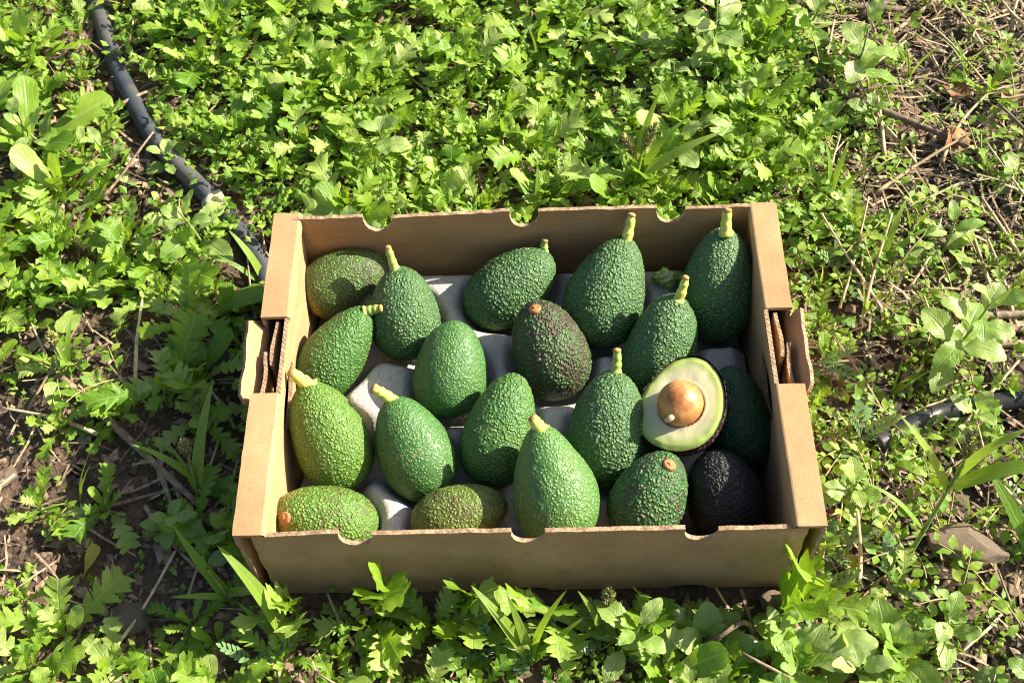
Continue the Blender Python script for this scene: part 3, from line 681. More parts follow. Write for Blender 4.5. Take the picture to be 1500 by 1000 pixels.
LEAF = {
 'lobed': leaf_set('lobed_leaf', M['lobed'], 20, lambda i: sweep_leaf(50, w_lobed(40+i), rl.uniform(.5, 1.4), rl.uniform(.15, .55), rl.uniform(.3, .7), rl.uniform(.018, .045), 60+i, 5, rl.uniform(-.4, .4), .25)),
 'toothed': leaf_set('toothed_leaf', M['toothed'], 8, lambda i: sweep_leaf(30, w_oval(80+i), rl.uniform(.5, 1.1), rl.uniform(.15, .4), .25, rl.uniform(.012, .025), 90+i, 5, rl.uniform(-.3, .3), .2)),
 'spoon': leaf_set('spoon_leaf', M['lobed'], 5, lambda i: sweep_leaf(22, w_spoon(20+i), rl.uniform(.4, 1.0), rl.uniform(.1, .35), .1, .015, 30+i, 5, rl.uniform(-.3, .3), .2)),
 'grass': leaf_set('grass_blade', M['blade'], 6, lambda i: sweep_leaf(18, w_grass, rl.uniform(.5, 1.5), .5, 0, .004, 10+i, 3, rl.uniform(-.8, .8), .3)),
 'dry': leaf_set('dry_blade', M['dryblade'], 3, lambda i: sweep_leaf(18, w_grass, rl.uniform(1.2, 2.0), .7, 0, .008, 50+i, 3, rl.uniform(-1.5, 1.5), .3)),
 'small': leaf_set('small_leaf', M['creeper'], 6, lambda i: sweep_leaf(11, w_small, rl.uniform(.2, 1.1), rl.uniform(.15, .6), .15, .03, 70+i, 3, rl.uniform(-.5, .5), .1)),
 'dead': leaf_set('dead_leaf', M['redleaf'], 3, lambda i: sweep_leaf(20, w_oval(120+i), rl.uniform(.8, 1.6), .6, .1, .04, 110+i, 5, rl.uniform(-.8, .8), .3)),
 'yellow': leaf_set('yellow_leaf', M['yellowleaf'], 2, lambda i: sweep_leaf(22, w_spoon(60+i), .5, .3, .1, .02, 130+i, 5, 0, .2)),
}
LEAF['lobed'] += leaf_set('feathery_leaf', M['lobed'], 14, lambda i: sweep_leaf(58, w_lobed(140+i, True), rl.uniform(.4, 1.3), rl.uniform(.15, .55), rl.uniform(.5, .9), rl.uniform(.018, .045), 160+i, 5, rl.uniform(-.4, .4), .25))
def pinnate(i):
    rs = np.random.RandomState(i); V = []; F = []; UV = []; n = 0; np_ = 6
    for k in range(np_*2+1):
        side = -1 if k % 2 else 1; j = k//2; px = .25+.12*j; a = side*R(62-5*j)
        if k == np_*2: a = 0; px = .95
        g, f, uv = sweep_leaf(5, lambda u, s: .30*math.sin(math.pi*max(.04, min(.97, u)))**.7, .4, .25, 0, .01, k, 3)
        L = .24*(1-.05*abs(j-2)); c, s_ = math.cos(a), math.sin(a)
        g = g*L; g = np.stack([g[:, 0]*c-g[:, 1]*s_+px, g[:, 0]*s_+g[:, 1]*c, g[:, 2]-.25*px*px+.05], 1)
        V.append(g); UV.append(uv); F += [tuple(x+n for x in q) for q in f]; n += len(g)
    xs = np.linspace(0, 1, 7); g, f = tube(np.stack([xs, 0*xs, -.25*xs*xs+.045], 1), .012, 4); V.append(g); UV.append(np.zeros((len(g), 2))); F += [tuple(x+n for x in q) for q in f]
    return np.concatenate(V), F, np.concatenate(UV)
LEAF['vetch'] = leaf_set('pinnate_leaf', M['vetch'], 4, pinnate)

# ------------------------------------------------------------------ plants
BX, BY = BW+.006, BD+.006
def in_box(x, y, m=0.0): return abs(x) < BX+m and abs(y) < BY+m
def clear_azimuth(px, py, az, reach):
    """turn a leaf away from the box when its tip or middle would enter it"""
    for k in range(14):
        a = az+(1 if k % 2 else -1)*((k+1)//2)*.42
        if not any(in_box(px+math.cos(a)*reach*f, py+math.sin(a)*reach*f) for f in (.35, .6, .8, 1.0)): return a
    return None
def add_leaf(root, px, py, kind, L, az, pitch, z=0.0, roll=0.0, width=1.0, name='leaf', off=(0, 0)):
    a = clear_azimuth(px+off[0], py+off[1], az, L*max(.35, math.cos(max(0, pitch-.35)))+.004)
    if a is None: return
    me = rnd.choice(LEAF[kind])
    o = link(name, me, root, (off[0], off[1], z), (roll, -pitch, a), (L, L*width, L))
    return o
def stem_obj(root, pts, r0, r1, mat, name='stem', seg=6):
    V, F = tube(np.array(pts), np.linspace(r0, r1, len(pts)), seg, False); return link(name, mesh(name, V, F, [M[mat]]), root)
CROWN = []
def crown(root):
    """short root crown from which the leaves of a rosette grow"""
    if not CROWN:
        V, F = tube(np.array([[0, 0, -.004], [0, 0, .001], [0, 0, .005], [.0006, 0, .008]]), np.array([.0022, .0026, .0022, .0009]), 8); CROWN.append(mesh('stem', V, F, [M['soft_stem']]))
    return link('stem', CROWN[0], root)
def rosette(x, y, kind, n, L0, L1, label, group, up=.0, name='lobed_weed', cat='weed'):
    root = tag(empty(name, (x, y, gzf(x, y)-.001)), label, cat, group); az0 = rnd.random()*6.28; crown(root)
    for i in range(n):
        f = i/max(1, n-1); L = (L1*(1-f)+L0*f)*rnd.uniform(.8, 1.15); pit = R(12+58*f+rnd.uniform(-12, 12))+up
        add_leaf(root, x, y, kind if rnd.random() > .08 else 'spoon', L, az0+i*2.4+rnd.uniform(-.3, .3), min(pit, 1.45), .002+f*.004, rnd.uniform(-.4, .4), rnd.uniform(.85, 1.2))
    return root
def bush(x, y, kind, nl, H, L0, L1, label, group, name='toothed_weed', cat='weed', mat='stem', lean=None):
    """upright plant: a stem with leaf pairs up it"""
    root = tag(empty(name, (x, y, gzf(x, y)-.001)), label, cat, group); la = rnd.random()*6.28 if lean is None else lean
    a = clear_azimuth(x, y, la, H*.5); la = la if a is None else a
    tip = np.array([math.cos(la)*H*.28, math.sin(la)*H*.28, H]); s = np.linspace(0, 1, 7)[:, None]
    path = s*tip*np.array([1, 1, 1])+np.sin(s*2.5)*np.array([math.sin(la), -math.cos(la), 0])*.05*H
    stem_obj(root, path, .0016, .0009, mat); az0 = rnd.random()*6.28
    for i in range(nl):
        f = (i//2+.6)/max(1, (nl+1)//2); p = path[min(6, int(round(f*6)))]
        L = (L1*(1-f)+L0*f)*rnd.uniform(.8, 1.15)
        add_leaf(root, x, y, kind, L, az0+(i % 2)*math.pi+(i//2)*1.6+rnd.uniform(-.3, .3), R(5+45*f*f)+rnd.uniform(-.25, .35), float(p[2]), rnd.uniform(-.3, .3), rnd.uniform(.85, 1.15), off=(float(p[0]), float(p[1])))
    return root
def creeper(x, y, label, group, big=1.0):
    root = tag(empty('creeping_weed', (x, y, gzf(x, y)-.001)), label, 'weed', group)
    for b in range(rnd.choice((1, 2, 2))):
        la = rnd.random()*6.28; Ln = rnd.uniform(.025, .055)*big; a = clear_azimuth(x, y, la, Ln+.014); la = la if a is None else a
        s = np.linspace(0, 1, 6); path = np.stack([s*Ln*math.cos(la), s*Ln*math.sin(la), .002+Ln*.55*np.sin(s*1.7)], 1)
        stem_obj(root, path, .0009, .0006, 'soft_stem', seg=5)
        for i in range(rnd.randint(6, 8)):
            f = .25+.75*(i//2)/3.0; p = [float(np.interp(min(1, f), s, path[:, q])) for q in range(3)]
            add_leaf(root, x, y, 'small', rnd.uniform(.008, .0145)*big, la+(1.25 if i % 2 else -1.25)*(1-.4*f)+rnd.uniform(-.4, .4), rnd.uniform(-.1, .7), p[2], rnd.uniform(-.4, .4), rnd.uniform(.8, 1.3), off=(p[0], p[1]))
    return root
def foxtail(x, y, H, lean, blades, heads, label, group=None, L=.09, kind='grass'):
    root = tag(empty('foxtail_grass', (x, y, gzf(x, y)-.001)), label, 'grass', group, 'thing')
    for (az, pit, ll, zf) in blades:
        add_leaf(root, x, y, kind, ll, az, pit, H*zf, rnd.uniform(-.4, .4), rnd.uniform(1.6, 2.3), 'blade', (math.cos(lean)*H*.3*zf, math.sin(lean)*H*.3*zf))
    if H > 0:
        s = np.linspace(0, 1, 8)[:, None]; path = s*np.array([math.cos(lean)*H*.3, math.sin(lean)*H*.3, H])
        stem_obj(root, path, .0022, .0013, 'stem', 'stalk', 8)
        for (az, pit, hl, zf) in heads:
            p = path[min(7, int(zf*7))]; d = np.array([math.cos(az)*math.cos(pit), math.sin(az)*math.cos(pit), math.sin(pit)])
            V = []; F = []; nb = 0
            for q in range(130):
                f = rnd.random(); c = p+d*(.006+hl*f); rr = .0032*math.sin(math.pi*(.12+.8*f)); v = np.array([rnd.gauss(0, 1) for _ in range(3)]); v -= d*(v@d); v /= np.linalg.norm(v)+1e-9
                e = c+v*rr; tipv = c+v*(rr*2.1)+d*.0035; w = np.cross(v, d)*.0009
                V += [e-w, e+w, tipv, c+d*.001]; F += [(nb, nb+1, nb+2), (nb, nb+2, nb+3), (nb+1, nb+3, nb+2)]; nb += 4
            g, f_ = tube(np.array([p, p+d*(.006+hl)]), np.array([.001, .0014]), 6); V = np.concatenate([np.array(V), g]); F += [tuple(i+nb for i in t) for t in f_]
            link('seed_head', mesh('seed_head', V, F, [M['seedhead']], False), root)
    return root

def hose_side(x, y): return x-np.interp(y, [-.02, .10, .183, .262, .347, .45, .573, .68], [-.232, -.232, -.256, -.317, -.39, -.444, -.493, -.535])
def visible(x, y, m=.05):
    """inside the ground the photograph shows (plus a margin)"""
    f = (y+.23)/.80; return -.23-m < y < .575+m and -.42-.185*f-m < x < .382+.182*f+m
def dens_noise(x, y, s, seed): return float(vnoise(np.array([[x, y, 0.0]])+7, s, seed)[0])

MARKS = [(-.129, .185, 'behind the back notch nearest the grey hose'), (0, .185, 'behind the middle notch of the back panel'), (.129, .185, 'behind the back notch nearest the shaded stem avocado'),
 (-.306, .253, 'beside the yellowish quartz stone'), (.105, .285, 'around the arching foxtail grass behind the box'), (.20, .44, 'around the tall large-leaved weed behind the box'),
 (.33, .52, 'beside the stout pale branch'), (.40, .33, 'beside the long slanting twig'), (.345, .41, 'around the toothed weed among fallen twigs'), (.48, .36, 'beside the reddish dead leaves'),
 (-.515, .335, 'around the long spoon-leaved weed'), (-.55, .47, 'around the upright spoon-leaved weed'), (-.47, .275, 'beside the flat tan stone'), (-.285, .072, 'beside the angular grey stone'),
 (-.355, -.01, 'beside the dark weathered stick'), (-.322, -.165, 'around the broad grey rock'), (-.285, -.068, 'around the red-tipped foxtail grass'), (-.42, .055, 'around the pale foxtail on bare soil'),
 (-.19, -.20, 'around the tall pointed grass blade'), (-.03, -.20, 'around the upright grass clump before the front panel'), (.065, -.195, 'around the short bristly grass before the front panel'), (.15, -.205, 'beside the shell fragment'),
 (.20, -.18, 'beside the small brown lumpy stone'), (.352, -.112, 'beside the large flat tan rock'), (.43, -.165, 'beside the half-buried rock'), (.372, .06, 'around the nettle-like weed'), (.47, .09, 'beside the thick weathered stick'),
 (.25, .0, 'under the slot flap beside the cut avocado'), (.27, .12, 'against the box end beside the shaded stem avocado'), (.26, -.10, 'against the box end beside the black avocado'), (.30, .245, 'around the bright grass tuft behind the box corner'), (.34, .17, 'around the thin grass blades in creeping weeds'),
 (-.25, .16, 'between the grey hose and the box corner'), (-.11, -.19, 'before the front notch under the yellow-green avocado'), (-.09, .33, 'in the dense green patch between hose and tall foxtail')]
ZONE_PHRASE = {'back': 'in the dense green patch far behind the box', 'backright': 'in the twig litter behind the box', 'hose': 'on the far side of the grey hose', 'left': 'on shaded soil beside the box end',
 'frontleft': 'on soil beyond the broad grey rock', 'front': 'before the front panel of the box', 'right': 'on open ground beside the cut-avocado end'}
def where(x, y):
    d, ph = min((math.hypot(x-a, y-b), p) for a, b, p in MARKS)
    if d < .075: return ph
    if abs(hose_side(x, y)) < .04 and y > .14: return 'right beside the grey hose'
    zn = zone(x, y)
    if zn == 'back':
        av = min(((abs(x-a), p) for a, p in ((-.24, 'between the hose and'), (-.16, 'the olive corner avocado'), (-.10, 'the thin-stemmed avocado'), (-.01, 'the slanted teal avocado'), (.07, 'the large pear-shaped avocado'), (.16, 'the tall shaded avocado'), (.24, 'the sunny box end'))))[1]
        far = 'close' if y < .28 else ('some way' if y < .40 else 'far')
        if av.startswith('between'): return far+' behind the box corner nearest the hose'
        return far+' behind '+av+' outside the box'
    if zn == 'hose': return ('well beyond' if hose_side(x, y) < -.12 else 'just beyond')+' the grey hose '+('far from the box' if y > .35 else 'near bare soil')
    return ZONE_PHRASE[zn]
# placing: one grid of accepted positions per kind
def scatter(n, dens, mind, seed, tries=60):
    r = random.Random(seed); out = []
    for _ in range(n*tries):
        if len(out) >= n: break
        x = r.uniform(-.66, .62); y = r.uniform(-.29, .63)
        if not visible(x, y) or in_box(x, y, .012) or r.random() > dens(x, y): continue
        if any((x-a)**2+(y-b)**2 < mind*mind for a, b in out): continue
        out.append((x, y))
    return out
def d_lobed(x, y):
    if abs(hose_side(x, y)) < .022 and y > .15: return 0
    if abs(hose_side(x, y)) < .05 and y > .15: return .45
    if math.hypot(x-.352, y+.112) < .06 or math.hypot(x+.322, y+.165) < .05: return 0
    if -.35 < x < -.22 and .0 < y < .2: return .85
    if -.52 < x < -.34 and .02 < y < .13 and dens_noise(x, y, .05, 4) < .62: return .10      # bare soil patch
    if y > .165:
        if x > .33-.10*(y-.2): return .05
        return 1.0 if hose_side(x, y) > 0 else .55
    if x < -.2: return (.55 if y > .10 else .30) if y > -.13 else .6
    if y < -.15: return .75 if x < .22 else .35
    return .07
P_lobed = scatter(295, d_lobed, .026, 21)
def zone(x, y):
    if y > .16 and hose_side(x, y) > 0: return 'back' if x < .26 else 'backright'
    if hose_side(x, y) <= 0 and y > .0: return 'hose'
    if x < -.2: return 'left' if y > -.13 else 'frontleft'
    if y < -.15 and x < .23: return 'front'
    return 'right'
for (x, y) in P_lobed:
    zn = zone(x, y); big = {'back': 1.12, 'hose': 1.12, 'left': 1.0, 'frontleft': 1.1, 'front': 1.1}.get(zn, .8)*rnd.choice((.66, .8, .95, 1.0, 1.15, 1.35))
    near = abs(x) < BX+.04 and abs(y) < BY+.04
    if abs(hose_side(x, y)) < .07 and y > .14: big *= .68
    adj = 'small' if big < .9 else ('large' if big > 1.22 else 'leafy')
    rosette(x, y, 'lobed', rnd.randint(9, 13) if zn == 'back' else rnd.randint(7, 10), .022*big, .049*big*(.85 if near else 1), adj+' lobed green weed '+where(x, y), 'lobed weeds', up=.32 if zn == 'back' else .12)

def d_tooth(x, y):
    if x > .23 and y > -.05 and y < .3: return .04
    if x > .25 and y < .12: return .7 if math.hypot(x-.352, y+.112) > .065 else 0
    if y < -.165 and x > -.02: return .9
    if y > .2 and .1 < x < .4: return .35
    if hose_side(x, y) < -.02 and y > .3: return .35
    return .03
for (x, y) in scatter(40, d_tooth, .045, 33):
    big = rnd.uniform(.8, 1.25); bush(x, y, 'toothed', rnd.randint(6, 9), rnd.uniform(.03, .055)*big, .022*big, .040*big, ('tall' if big > 1.05 else 'low')+' pale toothed weed '+where(x, y), 'toothed weeds')
# the tall nettle-like plant and others that stand out
bush(.372, .055, 'toothed', 12, .085, .034, .056, 'tall pale nettle-like weed with big toothed leaves over the black hose', None, 'nettle_weed', lean=.4)
bush(.20, .44, 'toothed', 12, .08, .032, .052, 'tall pale toothed weed with large leaves rising behind the box', None, 'nettle_weed', lean=1.5)
bush(.345, .40, 'toothed', 9, .07, .028, .048, 'toothed weed standing among fallen twigs', None, 'nettle_weed', lean=1.2)
rosette(-.515, .335, 'spoon', 7, .05, .095, 'broad-leaved weed with long smooth spoon leaves beyond the hose', None, .1, 'broadleaf_weed')
rosette(-.55, .47, 'spoon', 6, .05, .085, 'broad-leaved weed with upright spoon leaves far along the hose', None, .2, 'broadleaf_weed')
rosette(-.47, .275, 'spoon', 5, .05, .08, 'broad-leaved weed with spoon leaves beside the flat tan stone', None, .2, 'broadleaf_weed')
rosette(.14, -.205, 'toothed', 8, .03, .055, 'large pale toothed rosette beside the shell fragment', None, .1, 'toothed_weed')
rosette(.21, -.225, 'toothed', 8, .03, .06, 'large whitish green rosette in front of the small brown stone', None, .1, 'toothed_weed')
rosette(.285, -.21, 'toothed', 8, .03, .05, 'pale toothed rosette in front of the flat tan rock', None, .2, 'toothed_weed')
for (x, y) in ((-.235, -.07), (-.245, -.105)): rosette(x, y, 'spoon', 5, .03, .045, 'dark round-leaved weed in shade against the box end', 'round-leaved weeds by the box', .1, 'round_leaf_weed')

def d_creep(x, y):
    if x > .235 and y > -.13: return .95 if x < .42 else .5
    if y > .2 and x > .28: return .16
    if x > .2: return .4
    if x < -.2: return .10
    return .12
for (x, y) in scatter(165, d_creep, .020, 55):
    big = rnd.uniform(.85, 1.35); creeper(x, y, ('sprawling' if big > 1.1 else 'tiny')+' small-leaved creeping weed '+where(x, y), 'creeping weeds', big*.9)
for (x, y) in ((.335, -.158), (.372, -.155), (.395, -.125), (.31, -.125)): creeper(x, y, 'creeping weed straggling over the edge of the flat tan rock', 'creeping weeds', 1.2)
for (x, y) in ((-.03, -.205), (.0, -.195), (.06, -.19), (.245, -.12), (.235, -.16), (.29, -.15), (.29, -.02), (-.22, -.215), (.43, -.09), (.30, .17), (.27, .06)):
    rosette(x, y, 'vetch', rnd.randint(4, 6), .028, .042, 'grey-green vetch with ladder-like paired leaflets '+where(x, y), 'vetch plants near the box', .1, 'vetch')

# leaves standing up against the front panel
for (x, y, b, ph) in ((-.118, -.176, 1.0, 'upright lobed weed before the notch below the yellow-green avocado'), (-.052, -.177, .85, 'upright lobed weed before the panel below the small brown-flecked avocado'),
                      (.012, -.177, .9, 'upright lobed weed before the panel below the large light avocado'), (.205, -.178, 1.15, 'upright lobed weed with one broad leaf at the front corner below the black avocado'),
                      (-.19, -.176, .8, 'upright lobed weed at the front corner below the orange-scarred avocado'), (.085, -.178, .7, 'upright lobed weed before the panel below the speckled avocado')):
    root = tag(empty('lobed_weed', (x, y, gzf(x, y)-.001)), ph, 'weed', 'lobed weeds'); crown(root)
    for i in range(6):
        o = link('leaf', rnd.choice(LEAF['lobed']), root, (0, 0, .002), (rnd.uniform(-.5, .5), -R(rnd.uniform(72, 98) if i < 4 else rnd.uniform(35, 60)), -R(90)+rnd.uniform(-1.4, 1.4)), (.078*b*rnd.uniform(.7, 1.15),)*3)
# foxtail grasses
foxtail(-.285, -.068, .05, 1.5, [(.85, .75, .10, .35), (2.75, .5, .062, .6), (2.2, .9, .05, .3)], [(1.5, 1.4, .022, 1.0)], 'foxtail grass with one long reddish-tipped blade beside shaded box end')
foxtail(-.245, -.16, .05, 2.4, [(2.35, .95, .085, .2), (.3, .4, .06, .3), (3.4, .6, .05, .2)], [], 'foxtail grass with slanting blades near the front corner beside grey rock')
foxtail(-.19, -.20, .03, 2.2, [(1.95, 1.0, .115, .3), (2.6, .6, .06, .1)], [(2.0, 1.0, .018, .9)], 'foxtail grass with tall pointed blade and seed head before the front panel')
foxtail(.0, -.215, .03, 1.9, [(2.1, 1.0, .095, .2), (1.2, 1.05, .085, .2), (1.75, 1.15, .075, .4), (.5, .6, .06, .1), (2.9, .5, .05, .1)], [], 'clump of upright grass blades before the middle of the front panel')
foxtail(.055, -.195, .035, 1.2, [(1.6, 1.1, .06, .2), (2.9, .35, .075, .2)], [(1.3, 1.2, .02, 1.0)], 'short grass with bristly seed head before the front panel')
foxtail(.115, -.185, .0, 1.2, [(2.7, .35, .07, 0), (.2, .6, .05, 0)], [], 'dry brown curled grass blade lying before the front panel', None, .07, 'dry')
foxtail(.308, -.135, .12, .95, [(2.5, .85, .085, .75), (-.05, .45, .12, .8), (2.6, .5, .075, .35), (.3, .9, .07, .9)], [(1.45, 1.25, .03, 1.0), (.5, .7, .03, .95)], 'tall foxtail grass with thick stalk and seed heads beside flat tan rock')
foxtail(.42, -.135, .03, 2.5, [(2.2, .6, .10, .3), (.3, .6, .08, .2)], [], 'wide-bladed grass in front of the flat tan rock')
foxtail(.105, .255, .05, 1.0, [(1.1, 1.0, .11, .2), (.6, .8, .09, .3), (.2, .5, .10, .5), (2.2, 1.0, .06, .1)], [(.9, .9, .03, 1.0), (2.4, .9, .028, .9)], 'foxtail grass with arching blades directly behind the back panel')
foxtail(.01, .235, .03, 1.6, [(2.2, .9, .055, .2), (1.4, 1.2, .06, .3), (1.0, .9, .04, .3)], [], 'small light green grass tuft behind the middle back notch')
foxtail(-.42, .055, .035, 1.8, [(1.3, .9, .06, .2), (2.9, .3, .05, .3), (1.9, 1.1, .06, .1)], [(1.8, 1.3, .016, 1.0)], 'foxtail grass with upright pale blades on bare soil')
foxtail(-.25, .16, .0, 1.8, [(2.4, .9, .07, 0), (2.9, .7, .06, 0)], [], 'pair of smooth grass blades between grey hose and box corner')
foxtail(.34, .17, .0, 1.8, [(1.1, .9, .07, 0), (.4, .7, .06, 0), (2.4, .9, .05, 0)], [], 'thin grass blades in creeping weeds beside sunny box end')
foxtail(.30, .245, .0, 1.8, [(1.1, 1.0, .07, 0), (.4, .7, .06, 0), (2.4, .9, .06, 0), (1.8, 1.1, .07, 0)], [], 'bright grass tuft behind the sunny back corner of the box')
def d_tuft(x, y): return .8 if (y > .17 and -.32 < x < .36 or x > .24) else .12
for (x, y) in scatter(34, d_tuft, .05, 123):
    root = tag(empty('grass_tuft', (x, y, gzf(x, y)-.001)), 'thin upright grass tuft '+where(x, y), 'grass', 'thin grass tufts', 'thing')
    for i in range(rnd.randint(3, 6)): add_leaf(root, x, y, 'grass', rnd.uniform(.03, .065), rnd.random()*6.28, rnd.uniform(.8, 1.35), 0, rnd.uniform(-.4, .4), rnd.uniform(.7, 1.2), 'blade')
for x, y, g in ((.49, .36, .7), (.47, .375, 2.2), (.455, .335, 4.0)):
    o = tag(link('dead_leaf', rnd.choice(LEAF['dead']), None, (x, y, gzf(x, y)+.006), (rnd.uniform(-.3, .3), -.1, g), .05), 'curled reddish brown dead leaf under twigs', 'dead leaf', 'dead leaves among the twigs')
tag(link('yellow_leaf', LEAF['yellow'][0], None, (.262, -.16, gzf(.262, -.16)+.002), (.2, -.5, 1.6), .032), 'round yellow leaf beside the box front corner', 'leaf')
tag(link('yellow_leaf', LEAF['yellow'][1], None, (-.375, -.135, gzf(-.375, -.135)+.002), (.2, -.35, 1.2), .03), 'round yellow leaf on dark soil by the grey rock', 'leaf')

# ------------------------------------------------------------------ twigs, straw, pebbles
def twig(x, y, L, az, r, mat, label, group=None, tilt=.0, name='dry_twig', z=.004):
    n = 10; s = np.linspace(-.5, .5, n); px = x+s*L*math.cos(az); py = y+s*L*math.sin(az); b = rnd.uniform(-.06, .06)*L
    px -= math.sin(az)*b*np.cos(s*3.1+rnd.random()); py += math.cos(az)*b*np.cos(s*3.1)
    pz = np.convolve(np.pad(gz(px, py), 2, mode='edge'), np.ones(5)/5, 'valid')+z+(s+.5)*L*math.sin(tilt)
    V, F = tube(np.stack([px-x, py-y, pz], 1), r*np.linspace(1.1, .6, n)*(1+.12*np.array([rnd.uniform(-1, 1) for _ in range(n)])), 7)
    return tag(link(name, mesh(name, V, F, [M[mat]]), None, (x, y, 0)), label, 'twig' if mat == 'twig' else 'straw', group)
twig(.395, .335, .22, -.62, .0042, 'twig', 'long grey-brown fallen twig slanting behind the box near dead leaves', z=.012)
twig(.33, .52, .19, -.06, .005, 'twig', 'stout pale branch lying far behind the box', z=.012)
twig(.43, .50, .12, .75, .003, 'twig', 'thin pale twig crossing the stout branch', z=.014)
twig(.44, .545, .16, .55, .004, 'twig', 'bent grey twig beyond the stout branch', z=.012)
twig(.47, .105, .16, .12, .004, 'twig', 'light tan twig lying behind the nettle-like weed', z=.014)
twig(.47, .085, .18, .05, .005, 'twig', 'thick weathered stick beside the light tan twig', z=.006)
twig(.48, .065, .16, -.1, .004, 'twig', 'grey stick nearest the black hose', z=.005)
twig(-.355, -.01, .20, -.72, .0045, 'twig', 'dark weathered stick on shaded soil near foxtail grass', z=.006)
twig(-.36, -.075, .13, .35, .0022, 'twig', 'thin grey twig on shaded soil by the broken sticks', z=.004)
twig(-.30, -.105, .09, -.85, .0022, 'twig', 'thin dark twig beside the foxtail with slanting blades', z=.004)
twig(-.315, -.055, .035, -1.2, .003, 'twig', 'short split bark piece on shaded soil', z=.006)
twig(-.305, -.06, .04, -1.15, .0035, 'twig', 'short grey bark piece beside the split one', z=.006)
twig(-.37, .24, .10, .2, .003, 'twig', 'brown twig lying close to the grey hose', z=.005)
twig(-.415, .395, .06, .7, .002, 'twig', 'small twig leaning on the grey hose', z=.016)
def loop_twig(x, y):
    a = np.linspace(-.25, 1.15, 14)*math.pi; P = np.stack([.020*np.cos(a), .004*np.sin(2*a), .008+.026*np.sin(a)*1.0], 1); P[0, 2] = P[-1, 2] = -.004
    P[:, 2] = np.maximum(P[:, 2], -.004)
    V, F = tube(P, .0024, 8); tag(link('curled_twig', mesh('curled_twig', V, F, [M['twig']]), None, (x, y, gzf(x, y)), (0, 0, .2)), 'curled brown tendril twig arching over soil before the box', 'twig')
loop_twig(.155, -.20)
def d_straw(x, y):
    if x > .30 and y > .13: return 1.0
    if x > .36: return .6
    if x < -.2 and y < .1: return .35
    return .05
for (x, y) in scatter(120, d_straw, .014, 77):
    sl_ = rnd.uniform(.035, .12); twig(x, y, sl_, rnd.uniform(0, 3.14) if rnd.random() > .4 else rnd.uniform(1.2, 2.2), rnd.uniform(.0011, .0022), 'straw' if rnd.random() > .35 else 'twig', ('long' if sl_ > .075 else 'short')+' dry straw stalk '+where(x, y), 'straw stalks', rnd.uniform(-.02, .3), 'straw_stalk', rnd.uniform(.003, .012))
def d_peb(x, y):
    if y > .2 and -.3 < x < .25: return .15
    return .7
PEB = [rock_mesh('pebble', 200+i, .75, M['stone'] if i % 3 else M['tanstone'], 2) for i in range(6)]
for (x, y) in scatter(70, d_peb, .03, 99):
    zn = zone(x, y); s = rnd.uniform(.004, .009)
    tag(link('pebble', rnd.choice(PEB), None, (x, y, gzf(x, y)+s*.2), (0, 0, rnd.random()*6), (s, s*rnd.uniform(.7, 1.3), s)), ('tiny' if s < .0065 else 'small')+' rough pebble '+where(x, y), 'pebble', 'pebbles')

# ------------------------------------------------------------------ stuff nobody could count
def batch(n, maker, dens, ext, seed):
    r = np.random.RandomState(seed); V = []; F = []; nb = 0; got = 0
    while got < n:
        x = r.uniform(ext[0], ext[1]); y = r.uniform(ext[2], ext[3])
        if in_box(x, y, .004) or r.rand() > dens(x, y): continue
        v, f = maker(r, x, y); V.append(v); F += [tuple(q+nb for q in t) for t in f]; nb += len(v); got += 1
    return np.concatenate(V), F
def rotm(r, tilt):
    a = r.rand()*6.28; b = r.randn()*tilt; c = r.randn()*tilt
    return np.array(Matrix.Rotation(a, 3, 'Z') @ Matrix.Rotation(b, 3, 'Y') @ Matrix.Rotation(c, 3, 'X'))
def mk_chip(r, x, y):
    L = r.uniform(.002, .0075)*(1.6 if r.rand() < .25 else 1); w = L*r.uniform(.18, .8); t = .0007; p = np.array([[-L, -w*.6, 0], [L*.6, -w, 0], [L, w*.3, 0], [-L*.3, w, 0], [0, 0, t*2]])
    p = p@rotm(r, .45).T+np.array([x, y, gzf(x, y)+r.uniform(.0, .004)]); return p, [(0, 1, 4), (1, 2, 4), (2, 3, 4), (3, 0, 4)]
def mk_straw(r, x, y):
    L = r.uniform(.008, .035); w = r.uniform(.0005, .0013); b = r.randn()*.12*L
    p = np.array([[-L, -w, 0], [-L, w, 0], [0, b-w, w*1.5], [0, b+w, w*1.5], [L, -w*.5, 0], [L, w*.5, 0]])
    p = p@rotm(r, .22).T+np.array([x, y, gzf(x, y)+r.uniform(.001, .010)]); return p, [(0, 1, 3, 2), (2, 3, 5, 4)]
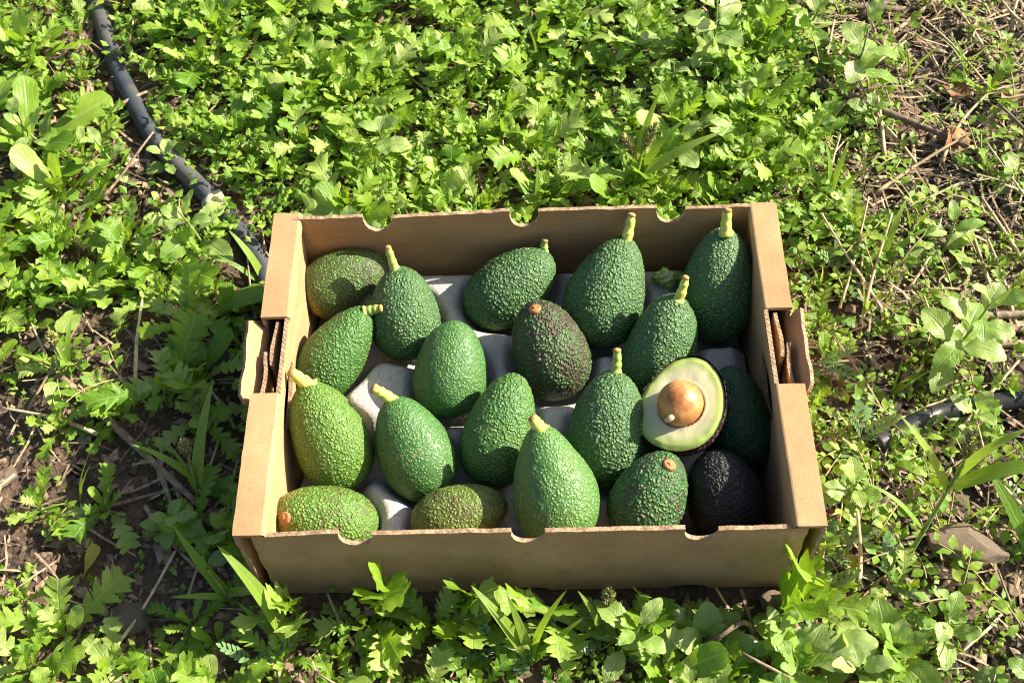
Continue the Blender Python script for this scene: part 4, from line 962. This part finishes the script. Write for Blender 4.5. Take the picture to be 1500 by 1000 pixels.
def mk_tiny(r, x, y):
    """a sprig: a few tiny leaves round a point"""
    V = []; F = []; nb = 0; n = r.randint(4, 8); z0 = gzf(x, y)+r.uniform(.002, .030 if (y > .17 and x < .3) else .014); cx, cy = x, y
    for i in range(n):
        L = r.uniform(.004, .0085)*(1.5 if y > .165 and x < .3 else 1.0); a = r.rand()*6.28; pit = r.uniform(-.1, .9); w = L*r.uniform(.25, .42); d = np.array([math.cos(a)*math.cos(pit), math.sin(a)*math.cos(pit), math.sin(pit)]); s = np.array([-math.sin(a), math.cos(a), 0]); u = np.cross(d, s)
        b = np.array([cx+r.randn()*.004, cy+r.randn()*.004, z0+r.uniform(-.002, .006)])
        if in_box(b[0]+d[0]*L, b[1]+d[1]*L, .0): d = d*np.array([-1, -1, 1]); 
        V += [b, b+d*L*.45+s*w-u*w*.35, b+d*L, b+d*L*.45-s*w-u*w*.35, b+d*L*.5]; F += [(nb, nb+4, nb+1), (nb+1, nb+4, nb+2), (nb+2, nb+4, nb+3), (nb+3, nb+4, nb)]; nb += 5
    return np.array(V), F
EXT = (-.95, .95, -.55, .95)
V, F = batch(20000, mk_chip, lambda x, y: 1.0 if visible(x, y, .1) else .35, EXT, 1); tag(link('soil_litter', mesh('soil_litter', V, F, [M['litter']], False)), 'brown bark and leaf litter chips covering the soil', 'litter', None, 'stuff')
V, F = batch(7000, mk_straw, lambda x, y: 1.0 if (x > .30 and y > .12) else (.4 if x > .25 else .15), EXT, 2); tag(link('straw_litter', mesh('straw_litter', V, F, [M['strawstuff']], False)), 'thin dry straw bits strewn over the ground', 'litter', None, 'stuff')
def d_cover(x, y):
    if not visible(x, y, .08): return .45
    if x > .30 and y > .22: return .22
    if x > .235 and y < -.06: return .35
    if x > .235 and y > -.14: return (1.0 if x < .40 else .45)*(.35+1.1*dens_noise(x, y, .05, 6))
    if y > .165 and hose_side(x, y) > .02: return .8
    if -.52 < x < -.2 and -.14 < y < .13: return .10
    return .28
V, F = batch(8000, mk_tiny, d_cover, EXT, 3); tag(link('ground_cover', mesh('ground_cover', V, F, [M['cover']], False)), 'low carpet of tiny green leaves between the weeds', 'ground cover', None, 'stuff')
